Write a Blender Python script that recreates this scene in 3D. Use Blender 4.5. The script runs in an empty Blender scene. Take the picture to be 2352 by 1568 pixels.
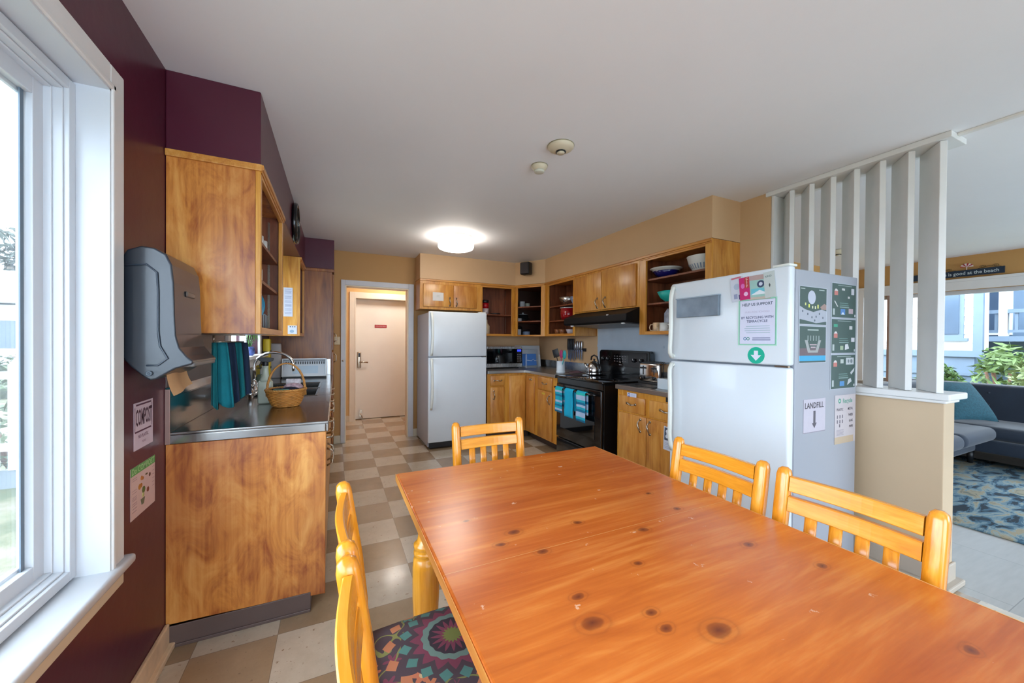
import bpy, bmesh, math, random
from mathutils import Vector, Matrix
D = bpy.data
SC = bpy.context.scene
COL = SC.collection
random.seed(7)
PI = math.pi
R = math.radians

# ------------------------------------------------------------------ helpers
def lin(h, a=1.0):
    h = h.lstrip('#')
    o = []
    for i in (0, 2, 4):
        c = int(h[i:i+2], 16) / 255
        o.append(c / 12.92 if c <= .04045 else ((c + .055) / 1.055) ** 2.4)
    return (o[0], o[1], o[2], a)

def nodes(name):
    m = D.materials.new(name); m.use_nodes = True
    nt = m.node_tree
    b = nt.nodes['Principled BSDF']
    return m, nt, b

def N(nt, t, **kw):
    n = nt.nodes.new(t)
    for k, v in kw.items():
        if k.startswith('i_'):
            n.inputs[k[2:].replace('_', ' ')].default_value = v
        else:
            setattr(n, k, v)
    return n

_mc = {}
def mat(name, col, rough=.5, metal=0.0, var=.04, nscale=6.0, bump=.0, coat=0.0, spec=.5, emit=None, es=0):
    """plain surface with a little mottling so that nothing is perfectly flat"""
    if name in _mc: return _mc[name]
    m, nt, b = nodes(name)
    c = lin(col)
    tc = N(nt, 'ShaderNodeTexCoord')
    nz = N(nt, 'ShaderNodeTexNoise'); nz.inputs['Scale'].default_value = nscale; nz.inputs['Detail'].default_value = 5
    nt.links.new(tc.outputs['Object'], nz.inputs['Vector'])
    rp = N(nt, 'ShaderNodeValToRGB')
    rp.color_ramp.elements[0].position = .3; rp.color_ramp.elements[1].position = .7
    rp.color_ramp.elements[0].color = tuple(x * (1 - var) for x in c[:3]) + (1,)
    rp.color_ramp.elements[1].color = tuple(min(1, x * (1 + var)) for x in c[:3]) + (1,)
    nt.links.new(nz.outputs['Fac'], rp.inputs['Fac'])
    nt.links.new(rp.outputs['Color'], b.inputs['Base Color'])
    b.inputs['Roughness'].default_value = rough
    b.inputs['Metallic'].default_value = metal
    b.inputs['Specular IOR Level'].default_value = spec
    b.inputs['Coat Weight'].default_value = coat
    if bump:
        n2 = N(nt, 'ShaderNodeTexNoise'); n2.inputs['Scale'].default_value = nscale * 12
        nt.links.new(tc.outputs['Object'], n2.inputs['Vector'])
        bp = N(nt, 'ShaderNodeBump'); bp.inputs['Strength'].default_value = bump; bp.inputs['Distance'].default_value = .002
        nt.links.new(n2.outputs['Fac'], bp.inputs['Height']); nt.links.new(bp.outputs['Normal'], b.inputs['Normal'])
    if emit:
        b.inputs['Emission Color'].default_value = lin(emit); b.inputs['Emission Strength'].default_value = es
    _mc[name] = m
    return m

def ink(h):
    return mat('print_' + h.strip('#'), h, .6, var=.02, nscale=30)

def wood(name, dark, mid, light, axis='Z', s=3.0, rough=.32, blotch=1.0, coat=.25, stretch=.07, knots=None, contrast=1.0, seam=None):
    m, nt, b = nodes(name)
    L = nt.links.new
    tc = N(nt, 'ShaderNodeTexCoord'); oi = N(nt, 'ShaderNodeObjectInfo')
    mul = N(nt, 'ShaderNodeMath', operation='MULTIPLY'); mul.inputs[1].default_value = 7.3 if not knots else 0
    L(oi.outputs['Random'], mul.inputs[0])
    ad = N(nt, 'ShaderNodeVectorMath', operation='ADD')
    L(tc.outputs['Object'], ad.inputs[0]); L(mul.outputs[0], ad.inputs[1])
    mp = N(nt, 'ShaderNodeMapping')
    sc = [s * 3.2] * 3
    sc['XYZ'.index(axis)] = s * 3.2 * stretch
    mp.inputs['Scale'].default_value = sc
    L(ad.outputs[0], mp.inputs['Vector'])
    n1 = N(nt, 'ShaderNodeTexNoise'); n1.inputs['Scale'].default_value = 2.2; n1.inputs['Detail'].default_value = 7; n1.inputs['Distortion'].default_value = 1.3; n1.inputs['Roughness'].default_value = .6
    L(mp.outputs[0], n1.inputs['Vector'])
    mp2 = N(nt, 'ShaderNodeMapping'); sc2 = [s * 30] * 3; sc2['XYZ'.index(axis)] = s * 1.2
    mp2.inputs['Scale'].default_value = sc2; L(ad.outputs[0], mp2.inputs['Vector'])
    n2 = N(nt, 'ShaderNodeTexNoise'); n2.inputs['Scale'].default_value = 2; n2.inputs['Detail'].default_value = 3
    L(mp2.outputs[0], n2.inputs['Vector'])
    n3 = N(nt, 'ShaderNodeTexNoise'); n3.inputs['Scale'].default_value = 1.1 * s; n3.inputs['Detail'].default_value = 4; n3.inputs['Distortion'].default_value = .6
    mp3 = N(nt, 'ShaderNodeMapping'); sc3 = [1.5] * 3; sc3['XYZ'.index(axis)] = .5
    mp3.inputs['Scale'].default_value = sc3; L(ad.outputs[0], mp3.inputs['Vector']); L(mp3.outputs[0], n3.inputs['Vector'])
    rp = N(nt, 'ShaderNodeValToRGB'); e = rp.color_ramp.elements
    e[0].position = .5 - .2 / contrast; e[0].color = lin(dark)
    e[1].position = .5 + .2 / contrast; e[1].color = lin(light)
    k = e.new(.5); k.color = lin(mid)
    mixf = N(nt, 'ShaderNodeMath', operation='MULTIPLY_ADD')
    L(n2.outputs['Fac'], mixf.inputs[0]); mixf.inputs[1].default_value = .28
    a2 = N(nt, 'ShaderNodeMath', operation='MULTIPLY_ADD'); L(n1.outputs['Fac'], a2.inputs[0]); a2.inputs[1].default_value = .8; a2.inputs[2].default_value = -.04
    L(a2.outputs[0], mixf.inputs[2])
    L(mixf.outputs[0], rp.inputs['Fac'])
    rb = N(nt, 'ShaderNodeValToRGB'); rb.color_ramp.elements[0].position = .42; rb.color_ramp.elements[1].position = .62
    L(n3.outputs['Fac'], rb.inputs['Fac'])
    mx = N(nt, 'ShaderNodeMix', data_type='RGBA', blend_type='MULTIPLY')
    fm = N(nt, 'ShaderNodeMath', operation='MULTIPLY'); fm.inputs[1].default_value = .45 * blotch
    iv = N(nt, 'ShaderNodeMath', operation='SUBTRACT'); iv.inputs[0].default_value = 1; L(rb.outputs['Color'], iv.inputs[1])
    L(iv.outputs[0], fm.inputs[0])
    L(fm.outputs[0], mx.inputs['Factor']); L(rp.outputs['Color'], mx.inputs[6]); mx.inputs[7].default_value = lin(dark)
    col = mx.outputs[2]
    if knots:
        sx = N(nt, 'ShaderNodeSeparateXYZ'); L(tc.outputs['Object'], sx.inputs[0])
        cx = N(nt, 'ShaderNodeCombineXYZ'); L(sx.outputs[0], cx.inputs[0]); L(sx.outputs[1], cx.inputs[1])
        # wobble
        nw = N(nt, 'ShaderNodeTexNoise'); nw.inputs['Scale'].default_value = 25; L(tc.outputs['Object'], nw.inputs['Vector'])
        ws = N(nt, 'ShaderNodeVectorMath', operation='SCALE'); ws.inputs['Scale'].default_value = .012; L(nw.outputs['Color'], ws.inputs[0])
        wa = N(nt, 'ShaderNodeVectorMath', operation='ADD'); L(cx.outputs[0], wa.inputs[0]); L(ws.outputs[0], wa.inputs[1])
        prev = None
        for (kx, ky, kr) in knots:
            d = N(nt, 'ShaderNodeVectorMath', operation='SUBTRACT'); L(wa.outputs[0], d.inputs[0]); d.inputs[1].default_value = (kx + .006, ky + .006, .006)
            d2 = N(nt, 'ShaderNodeVectorMath', operation='MULTIPLY'); L(d.outputs[0], d2.inputs[0]); d2.inputs[1].default_value = (1 / (kr * 1.25), 1 / (kr * .85), 0)
            ln = N(nt, 'ShaderNodeVectorMath', operation='LENGTH'); L(d2.outputs[0], ln.inputs[0])
            if prev is None: prev = ln.outputs['Value']
            else:
                mn = N(nt, 'ShaderNodeMath', operation='MINIMUM'); L(prev, mn.inputs[0]); L(ln.outputs['Value'], mn.inputs[1]); prev = mn.outputs[0]
        kr_ = N(nt, 'ShaderNodeValToRGB'); ee = kr_.color_ramp.elements
        ee[0].position = 0; ee[0].color = (1, 1, 1, 1); ee[1].position = 1; ee[1].color = (0, 0, 0, 1)
        for p, v in ((.20, .80), (.40, .62), (.50, .14), (.62, .10), (.70, .26), (.82, .07)):
            q = ee.new(p); q.color = (v, v, v, 1)
        mr = N(nt, 'ShaderNodeMath', operation='MULTIPLY'); mr.inputs[1].default_value = .55; L(prev, mr.inputs[0]); L(mr.outputs[0], kr_.inputs['Fac'])
        mk = N(nt, 'ShaderNodeMix', data_type='RGBA'); L(kr_.outputs['Color'], mk.inputs['Factor']); L(col, mk.inputs[6]); mk.inputs[7].default_value = lin('#6a2a12')
        col = mk.outputs[2]
        # pale scuffs
        ns = N(nt, 'ShaderNodeTexNoise'); ns.inputs['Scale'].default_value = 17; ns.inputs['Detail'].default_value = 9; ns.inputs['Roughness'].default_value = .68
        L(tc.outputs['Object'], ns.inputs['Vector'])
        rs = N(nt, 'ShaderNodeValToRGB'); rs.color_ramp.elements[0].position = .655; rs.color_ramp.elements[1].position = .675; L(ns.outputs['Fac'], rs.inputs['Fac'])
        ms = N(nt, 'ShaderNodeMix', data_type='RGBA'); L(rs.outputs['Color'], ms.inputs['Factor']); L(col, ms.inputs[6]); ms.inputs[7].default_value = lin('#e0a883')
        col = ms.outputs[2]
    if seam is not None:
        sx = N(nt, 'ShaderNodeSeparateXYZ'); L(tc.outputs['Object'], sx.inputs[0])
        s1 = N(nt, 'ShaderNodeMath', operation='SUBTRACT'); L(sx.outputs[1], s1.inputs[0]); s1.inputs[1].default_value = seam
        s2 = N(nt, 'ShaderNodeMath', operation='ABSOLUTE'); L(s1.outputs[0], s2.inputs[0])
        s3 = N(nt, 'ShaderNodeMath', operation='LESS_THAN'); L(s2.outputs[0], s3.inputs[0]); s3.inputs[1].default_value = .0007
        mm = N(nt, 'ShaderNodeMix', data_type='RGBA'); L(s3.outputs[0], mm.inputs['Factor']); L(col, mm.inputs[6]); mm.inputs[7].default_value = lin('#d99a58')
        col = mm.outputs[2]
    L(col, b.inputs['Base Color'])
    b.inputs['Roughness'].default_value = rough
    b.inputs['Coat Weight'].default_value = coat; b.inputs['Coat Roughness'].default_value = .25
    bp = N(nt, 'ShaderNodeBump'); bp.inputs['Strength'].default_value = .12; bp.inputs['Distance'].default_value = .002
    L(n1.outputs['Fac'], bp.inputs['Height']); L(bp.outputs['Normal'], b.inputs['Normal'])
    return m

def glassmat(name, tint='#ffffff', refl=.09):
    m = D.materials.new(name); m.use_nodes = True; nt = m.node_tree; nt.nodes.clear()
    o = N(nt, 'ShaderNodeOutputMaterial'); t = N(nt, 'ShaderNodeBsdfTransparent'); g = N(nt, 'ShaderNodeBsdfGlossy')
    t.inputs['Color'].default_value = lin(tint); g.inputs['Roughness'].default_value = .02
    lw = N(nt, 'ShaderNodeLayerWeight'); lw.inputs['Blend'].default_value = .25
    mu = N(nt, 'ShaderNodeMath', operation='MULTIPLY'); mu.inputs[1].default_value = refl * 4
    nt.links.new(lw.outputs['Fresnel'], mu.inputs[0])
    mx = N(nt, 'ShaderNodeMixShader'); nt.links.new(mu.outputs[0], mx.inputs[0]); nt.links.new(t.outputs[0], mx.inputs[1]); nt.links.new(g.outputs[0], mx.inputs[2])
    nt.links.new(mx.outputs[0], o.inputs[0])
    return m

def steel(name, col='#b8bcc0', rough=.22, axis='X', aniso=0.0, bump=.05):
    m, nt, b = nodes(name)
    L = nt.links.new
    tc = N(nt, 'ShaderNodeTexCoord'); mp = N(nt, 'ShaderNodeMapping'); sc = [40, 40, 40]; sc['XYZ'.index(axis)] = 1.5
    mp.inputs['Scale'].default_value = sc; L(tc.outputs['Object'], mp.inputs['Vector'])
    n = N(nt, 'ShaderNodeTexNoise'); n.inputs['Scale'].default_value = 6; n.inputs['Detail'].default_value = 4; L(mp.outputs[0], n.inputs['Vector'])
    mr = N(nt, 'ShaderNodeMapRange'); mr.inputs['To Min'].default_value = rough * .75; mr.inputs['To Max'].default_value = rough * 1.35
    L(n.outputs['Fac'], mr.inputs['Value']); L(mr.outputs[0], b.inputs['Roughness'])
    b.inputs['Base Color'].default_value = lin(col); b.inputs['Metallic'].default_value = 1
    n2 = N(nt, 'ShaderNodeTexNoise'); n2.inputs['Scale'].default_value = 5; L(tc.outputs['Object'], n2.inputs['Vector'])
    bp = N(nt, 'ShaderNodeBump'); bp.inputs['Strength'].default_value = bump; bp.inputs['Distance'].default_value = .01
    L(n2.outputs['Fac'], bp.inputs['Height']); L(bp.outputs['Normal'], b.inputs['Normal'])
    return m

# world matrices of thing roots
WM = {}
_txt = {}
def text_mesh(s, size, align='CENTER', bold=0.0):
    key = (s, align, bold)
    if key not in _txt:
        cu = D.curves.new('lettering', 'FONT'); cu.body = s; cu.size = 1; cu.align_x = align; cu.align_y = 'CENTER'; cu.offset = bold; cu.resolution_u = 2
        ob = D.objects.new('lettering', cu); COL.objects.link(ob)
        bpy.context.view_layer.update()
        me = D.meshes.new_from_object(ob.evaluated_get(bpy.context.evaluated_depsgraph_get()))
        _txt[key] = ([v.co.copy() for v in me.vertices], [list(p.vertices) for p in me.polygons])
        D.objects.remove(ob); D.meshes.remove(me); D.curves.remove(cu)
    vs, fs = _txt[key]
    return [v * size for v in vs], fs

class MB:
    def __init__(s):
        s.v = []; s.f = []; s.m = []; s.sm = []
    def add(s, vs, fs, mi=0, sm=False, M=None):
        o = len(s.v)
        for v in vs:
            v = Vector(v)
            s.v.append(M @ v if M is not None else v)
        for f in fs:
            s.f.append([o + i for i in f]); s.m.append(mi); s.sm.append(sm)
        return s
    def box(s, x0, x1, y0, y1, z0, z1, mi=0, M=None):
        x0, x1 = min(x0, x1), max(x0, x1); y0, y1 = min(y0, y1), max(y0, y1); z0, z1 = min(z0, z1), max(z0, z1)
        vs = [(x0,y0,z0),(x1,y0,z0),(x1,y1,z0),(x0,y1,z0),(x0,y0,z1),(x1,y0,z1),(x1,y1,z1),(x0,y1,z1)]
        fs = [(0,3,2,1),(4,5,6,7),(0,1,5,4),(1,2,6,5),(2,3,7,6),(3,0,4,7)]
        return s.add(vs, fs, mi, False, M)
    def rbox(s, x0, x1, y0, y1, z0, z1, r=.01, seg=3, mi=0, M=None, sm=True):
        bm = bmesh.new(); bmesh.ops.create_cube(bm, size=1)
        for v in bm.verts:
            v.co = Vector(((x0+x1)/2 + v.co.x*abs(x1-x0), (y0+y1)/2 + v.co.y*abs(y1-y0), (z0+z1)/2 + v.co.z*abs(z1-z0)))
        bmesh.ops.bevel(bm, geom=bm.edges[:], offset=r, segments=seg, profile=.5, affect='EDGES')
        bm.verts.index_update()
        s.add([v.co.copy() for v in bm.verts], [[v.index for v in f.verts] for f in bm.faces], mi, sm, M)
        bm.free(); return s
    def prism(s, poly, axis, a0, a1, mi=0, M=None, sm=False):
        """poly: 2D points; axis Z -> (x,y), X -> (y,z), Y -> (x,z)"""
        n = len(poly); vs = []
        for a in (a0, a1):
            for p in poly:
                vs.append({'Z': (p[0], p[1], a), 'X': (a, p[0], p[1]), 'Y': (p[0], a, p[1])}[axis])
        fs = [[i, (i+1) % n, n + (i+1) % n, n + i] for i in range(n)]
        s.add(vs, [list(range(n))[::-1], list(range(n, 2*n))], mi, False, M)
        o = len(s.v) - 2*n
        for f in fs: s.f.append([o + i for i in f]); s.m.append(mi); s.sm.append(sm)
        return s
    def lathe(s, prof, c=(0,0,0), n=24, mi=0, M=None, sm=True, sx=1, sy=1):
        vs = []; fs = []
        for r, z in prof:
            for k in range(n):
                a = 2*PI*k/n
                vs.append((c[0] + r*math.cos(a)*sx, c[1] + r*math.sin(a)*sy, c[2] + z))
        for i in range(len(prof)-1):
            for k in range(n):
                k2 = (k+1) % n
                fs.append([i*n+k, i*n+k2, (i+1)*n+k2, (i+1)*n+k])
        if prof[0][0] > 1e-5: fs.append([k for k in range(n)][::-1])
        if prof[-1][0] > 1e-5: fs.append([(len(prof)-1)*n+k for k in range(n)])
        return s.add(vs, fs, mi, sm, M)
    def cyl(s, p0, p1, r0, r1=None, n=16, mi=0, M=None):
        return s.tube([p0, p1], r0, n, mi, M=M, radii=[r0, r0 if r1 is None else r1])
    def tube(s, pts, r, n=8, mi=0, M=None, radii=None, closed=False, flat=1.0, up=None):
        pts = [Vector(p) for p in pts]; m = len(pts); vs = []; fs = []
        u = None
        for i, p in enumerate(pts):
            if closed: t = pts[(i+1) % m] - pts[i-1]
            else: t = pts[min(i+1, m-1)] - pts[max(i-1, 0)]
            t.normalize()
            if u is None:
                u = Vector(up) if up is not None else (Vector((0,0,1)) if abs(t.z) < .9 else Vector((1,0,0)))
            u = (u - t * u.dot(t)).normalized(); w = t.cross(u)
            rr = radii[i] if radii else r
            for k in range(n):
                a = 2*PI*k/n
                vs.append(p + u*(math.cos(a)*rr) + w*(math.sin(a)*rr*flat))
        for i in range(m if closed else m-1):
            j = (i+1) % m
            for k in range(n):
                k2 = (k+1) % n
                fs.append([i*n+k, i*n+k2, j*n+k2, j*n+k])
        if not closed:
            fs.append(list(range(n))[::-1]); fs.append([(m-1)*n+k for k in range(n)])
        return s.add(vs, fs, mi, True, M)
    def sweep(s, pts, hw, hd, mi=0, M=None, n=16, p=3.2, side=(1,0,0), taper=None):
        """superelliptic section: half width hw along 'side', half depth hd across"""
        pts = [Vector(q) for q in pts]; m = len(pts); side = Vector(side); vs = []; fs = []
        for i, q in enumerate(pts):
            t = (pts[min(i+1, m-1)] - pts[max(i-1, 0)]).normalized()
            w = t.cross(side).normalized()
            k_ = taper[i] if taper else 1
            for k in range(n):
                a = 2*PI*k/n; ca, sa = math.cos(a), math.sin(a)
                rr = (abs(ca)**p + abs(sa)**p) ** (-1/p)
                vs.append(q + side*(ca*rr*hw*k_) + w*(sa*rr*hd*k_))
        for i in range(m-1):
            for k in range(n):
                k2 = (k+1) % n
                fs.append([i*n+k, i*n+k2, (i+1)*n+k2, (i+1)*n+k])
        fs.append(list(range(n))[::-1]); fs.append([(m-1)*n+k for k in range(n)])
        return s.add(vs, fs, mi, True, M)
    def sphere(s, c, r, n=12, mi=0, M=None, sc=(1,1,1)):
        prof = [(math.sin(PI*i/n)*r, -math.cos(PI*i/n)*r) for i in range(n+1)]
        prof[0] = (0, -r); prof[-1] = (0, r)
        T = Matrix.Translation(c) @ Matrix.Diagonal((sc[0], sc[1], sc[2], 1))
        if M is not None: T = M @ T
        vs = []; fs = []
        k = n*2
        for rr, z in prof:
            for j in range(k):
                a = 2*PI*j/k; vs.append((rr*math.cos(a), rr*math.sin(a), z))
        for i in range(n):
            for j in range(k):
                j2 = (j+1) % k; fs.append([i*k+j, i*k+j2, (i+1)*k+j2, (i+1)*k+j])
        return s.add(vs, fs, mi, True, T)
    def grid(s, f, nu, nv, mi=0, sm=True, M=None, th=0):
        """f(u,v)->point for u,v in 0..1"""
        vs = [f(i/nu, j/nv) for j in range(nv+1) for i in range(nu+1)]
        fs = [[j*(nu+1)+i, j*(nu+1)+i+1, (j+1)*(nu+1)+i+1, (j+1)*(nu+1)+i] for j in range(nv) for i in range(nu)]
        return s.add(vs, fs, mi, sm, M)
    def text(s, t, size, M, mi=0, align='CENTER', bold=0.0):
        vs, fs = text_mesh(t, size, align, bold)
        return s.add(vs, fs, mi, False, M)
    def build(s, name, mats, parent=None, bevel=0, bseg=2, local=False, at=None, label=None, solid=0, subd=0, kind=None, world=False):
        if not isinstance(mats, (list, tuple)): mats = [mats]
        if parent is not None:
            root = parent
            while root.parent is not None: root = root.parent
            Mi = Matrix.Identity(4) if local else WM[root.name].inverted()
            Mw = None
        else:
            if at is None:
                xs = [v.x for v in s.v]; ys = [v.y for v in s.v]; zs = [v.z for v in s.v]
                at = (0, 0, 0) if world else ((min(xs)+max(xs))/2, (min(ys)+max(ys))/2, min(zs))
            Mw = Matrix.Translation(at); Mi = Mw.inverted()
        me = D.meshes.new(name)
        vs = [tuple(Mi @ v) for v in s.v]
        me.from_pydata(vs, [], s.f)
        for m in mats: me.materials.append(m)
        me.polygons.foreach_set('material_index', s.m)
        me.polygons.foreach_set('use_smooth', s.sm)
        me.update()
        bm = bmesh.new(); bm.from_mesh(me)
        if not kind == 'open': bmesh.ops.recalc_face_normals(bm, faces=bm.faces)
        bm.to_mesh(me); bm.free()
        ob = D.objects.new(name, me); COL.objects.link(ob)
        if parent is not None: ob.parent = parent
        else: ob.location = at; WM[ob.name] = Mw
        if solid:
            md = ob.modifiers.new('thickness', 'SOLIDIFY'); md.thickness = solid; md.offset = 0
        if bevel:
            md = ob.modifiers.new('edges', 'BEVEL'); md.width = bevel; md.segments = bseg; md.limit_method = 'ANGLE'; md.angle_limit = R(50); md.use_clamp_overlap = True
        if subd:
            md = ob.modifiers.new('smooth', 'SUBSURF'); md.levels = subd; md.render_levels = subd
        if label: ob['label'] = label
        return ob

def thing(name, label, cat, loc=(0,0,0), rz=0, group=None):
    o = D.objects.new(name, None); COL.objects.link(o)
    o.location = loc; o.rotation_euler = (0, 0, rz); o.empty_display_size = .05
    o['label'] = label; o['category'] = cat
    if group: o['group'] = group
    WM[o.name] = Matrix.Translation(loc) @ Matrix.Rotation(rz, 4, 'Z')
    return o
def tag(o, label, cat, group=None, kind=None):
    o['label'] = label; o['category'] = cat
    if group: o['group'] = group
    if kind: o['kind'] = kind
    return o
def struct(o, label=None):
    o['kind'] = 'structure'
    if label: o['label'] = label
    return o
def dup(root, loc, rz, label, group=None):
    r = root.copy(); COL.objects.link(r); r.location = loc; r.rotation_euler = (0, 0, rz)
    r['label'] = label
    if group: r['group'] = group
    for ch in list(root.children):
        c = ch.copy(); COL.objects.link(c); c.parent = r
        for g in ch.children:
            d = g.copy(); COL.objects.link(d); d.parent = c
    return r

# ------------------------------------------------------------------ materials
M_ = {}
M_['cab'] = wood('birch_plywood', '#b06a28', '#d0903e', '#e2aa5a', 'Z', 1.3, .33, .6, .3, .22)
M_['cabend'] = wood('birch_end_panel', '#9a4c16', '#d08638', '#e6a656', 'Z', 1.25, .33, 1.1, .35, .42, contrast=1.25)
M_['cablight'] = wood('birch_frame', '#b87020', '#d49434', '#e4ac54', 'Z', 3, .35, .5, .3, .08)
M_['cabh'] = wood('birch_rail', '#b46c26', '#d08e38', '#e0a658', 'X', 3, .35, .5, .3, .08)
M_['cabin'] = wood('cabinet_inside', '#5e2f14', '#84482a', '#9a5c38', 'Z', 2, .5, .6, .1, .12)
M_['pantry'] = wood('pantry_birch', '#7a4216', '#a26326', '#ba7a3a', 'Z', 1.8, .36, 1.2, .25, .12)
M_['chair'] = wood('honey_pine_lacquer', '#d07c10', '#e79420', '#f2aa3e', 'Z', 4, .24, .3, .6, .05)
M_['chairx'] = wood('honey_pine_rail', '#d07c10', '#e79622', '#f2ac42', 'X', 4, .24, .3, .6, .05)
KN = [(.456,.945,.017),(.396,.903,.014),(.651,.918,.013),(.481,.828,.015),(.798,.806,.015),(.464,.649,.014),(.445,.577,.024),(.57,.553,.012),(.563,.509,.013),(.649,.463,.025),(.995,.631,.016),(.998,.863,.014),(1.064,.494,.013),(1.011,.248,.014),(.353,1.064,.010),(.665,.688,.012),(1.006,.992,.012)]
TC = (.715, .61)   # table centre, the table root stands there
M_['table'] = wood('pine_tabletop', '#b85813', '#d16e21', '#e58e3e', 'X', 1.7, .27, .7, .45, .12, knots=[(a-TC[0], b-TC[1], c) for a, b, c in KN], seam=.838-TC[1])
M_['tedge'] = wood('pine_edge', '#d48632', '#e6a04c', '#f2b870', 'Y', 4, .3, .3, .4, .05)
M_['tleg'] = wood('pine_turned_leg', '#c98018', '#df9a2c', '#efb04c', 'Z', 4, .25, .3, .5, .05)
M_['white'] = mat('white_gloss_paint', '#e4e4e2', .35, var=.02)
M_['whitetrim'] = mat('white_trim_paint', '#dddcda', .4, var=.03)
M_['vinyl'] = mat('white_vinyl', '#cbd0d6', .3, var=.01)
M_['tanwall'] = mat('tan_wall_paint', '#cfab82', .6, var=.05, nscale=1.5, bump=.15)
M_['tan2'] = mat('beige_wall_paint', '#c2aa8c', .6, var=.06, nscale=2, bump=.15)
M_['ochre'] = mat('ochre_wall_paint', '#b98c52', .6, var=.04, nscale=1.5)
M_['purple'] = mat('aubergine_gloss_paint', '#4e182a', .34, var=.10, nscale=1.8, bump=.25)
M_['ceil'] = mat('ceiling_paint', '#ebebed', .7, var=.02, nscale=1.2, bump=.2)
M_['ceilt'] = mat('ceiling_batten_paint', '#e2dfda', .6)
M_['fridge'] = mat('fridge_enamel', '#d9e0e6', .3, var=.012, bump=.06, coat=.2)
M_['fridgeh'] = mat('fridge_handle_plastic', '#e2e4dc', .35)
M_['gasket'] = mat('fridge_gasket', '#8f959b', .6)
M_['black'] = mat('black_enamel', '#0a0b0d', .16, var=.1, coat=.3)
M_['blackm'] = mat('black_plastic', '#17181b', .42)
M_['blackg'] = mat('black_glass', '#060709', .05, coat=.5)
M_['chrome'] = steel('polished_chrome', '#d8d8d8', .12)
M_['handle'] = steel('satin_handle_metal', '#b5a794', .28)
M_['steel'] = steel('stainless_steel', '#9b9997', .17, 'Y', bump=.10)
M_['steeld'] = steel('brushed_steel_panel', '#9fb0bf', .42, 'Y')
M_['steelk'] = steel('kitchen_steel', '#c4c4c4', .25, 'Z')
M_['kick'] = mat('brown_cove_base', '#5b4a45', .4, var=.06)
M_['glass'] = glassmat('window_glass')
M_['cglass'] = glassmat('clear_glass', '#eef4f4', .2)
M_['grey'] = mat('grey_rubber', '#6d7e8e', .5)
M_['paper'] = mat('white_paper', '#d8d6da', .7, var=.01)
M_['sofa'] = mat('navy_velvet', '#1c2838', .75, var=.25, nscale=3)
M_['sofa'].node_tree.nodes['Principled BSDF'].inputs['Sheen Weight'].default_value = .22
M_['sofal'] = mat('slate_velvet', '#5e7186', .8, var=.15, nscale=4)
M_['sofal'].node_tree.nodes['Principled BSDF'].inputs['Sheen Weight'].default_value = .6

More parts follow.
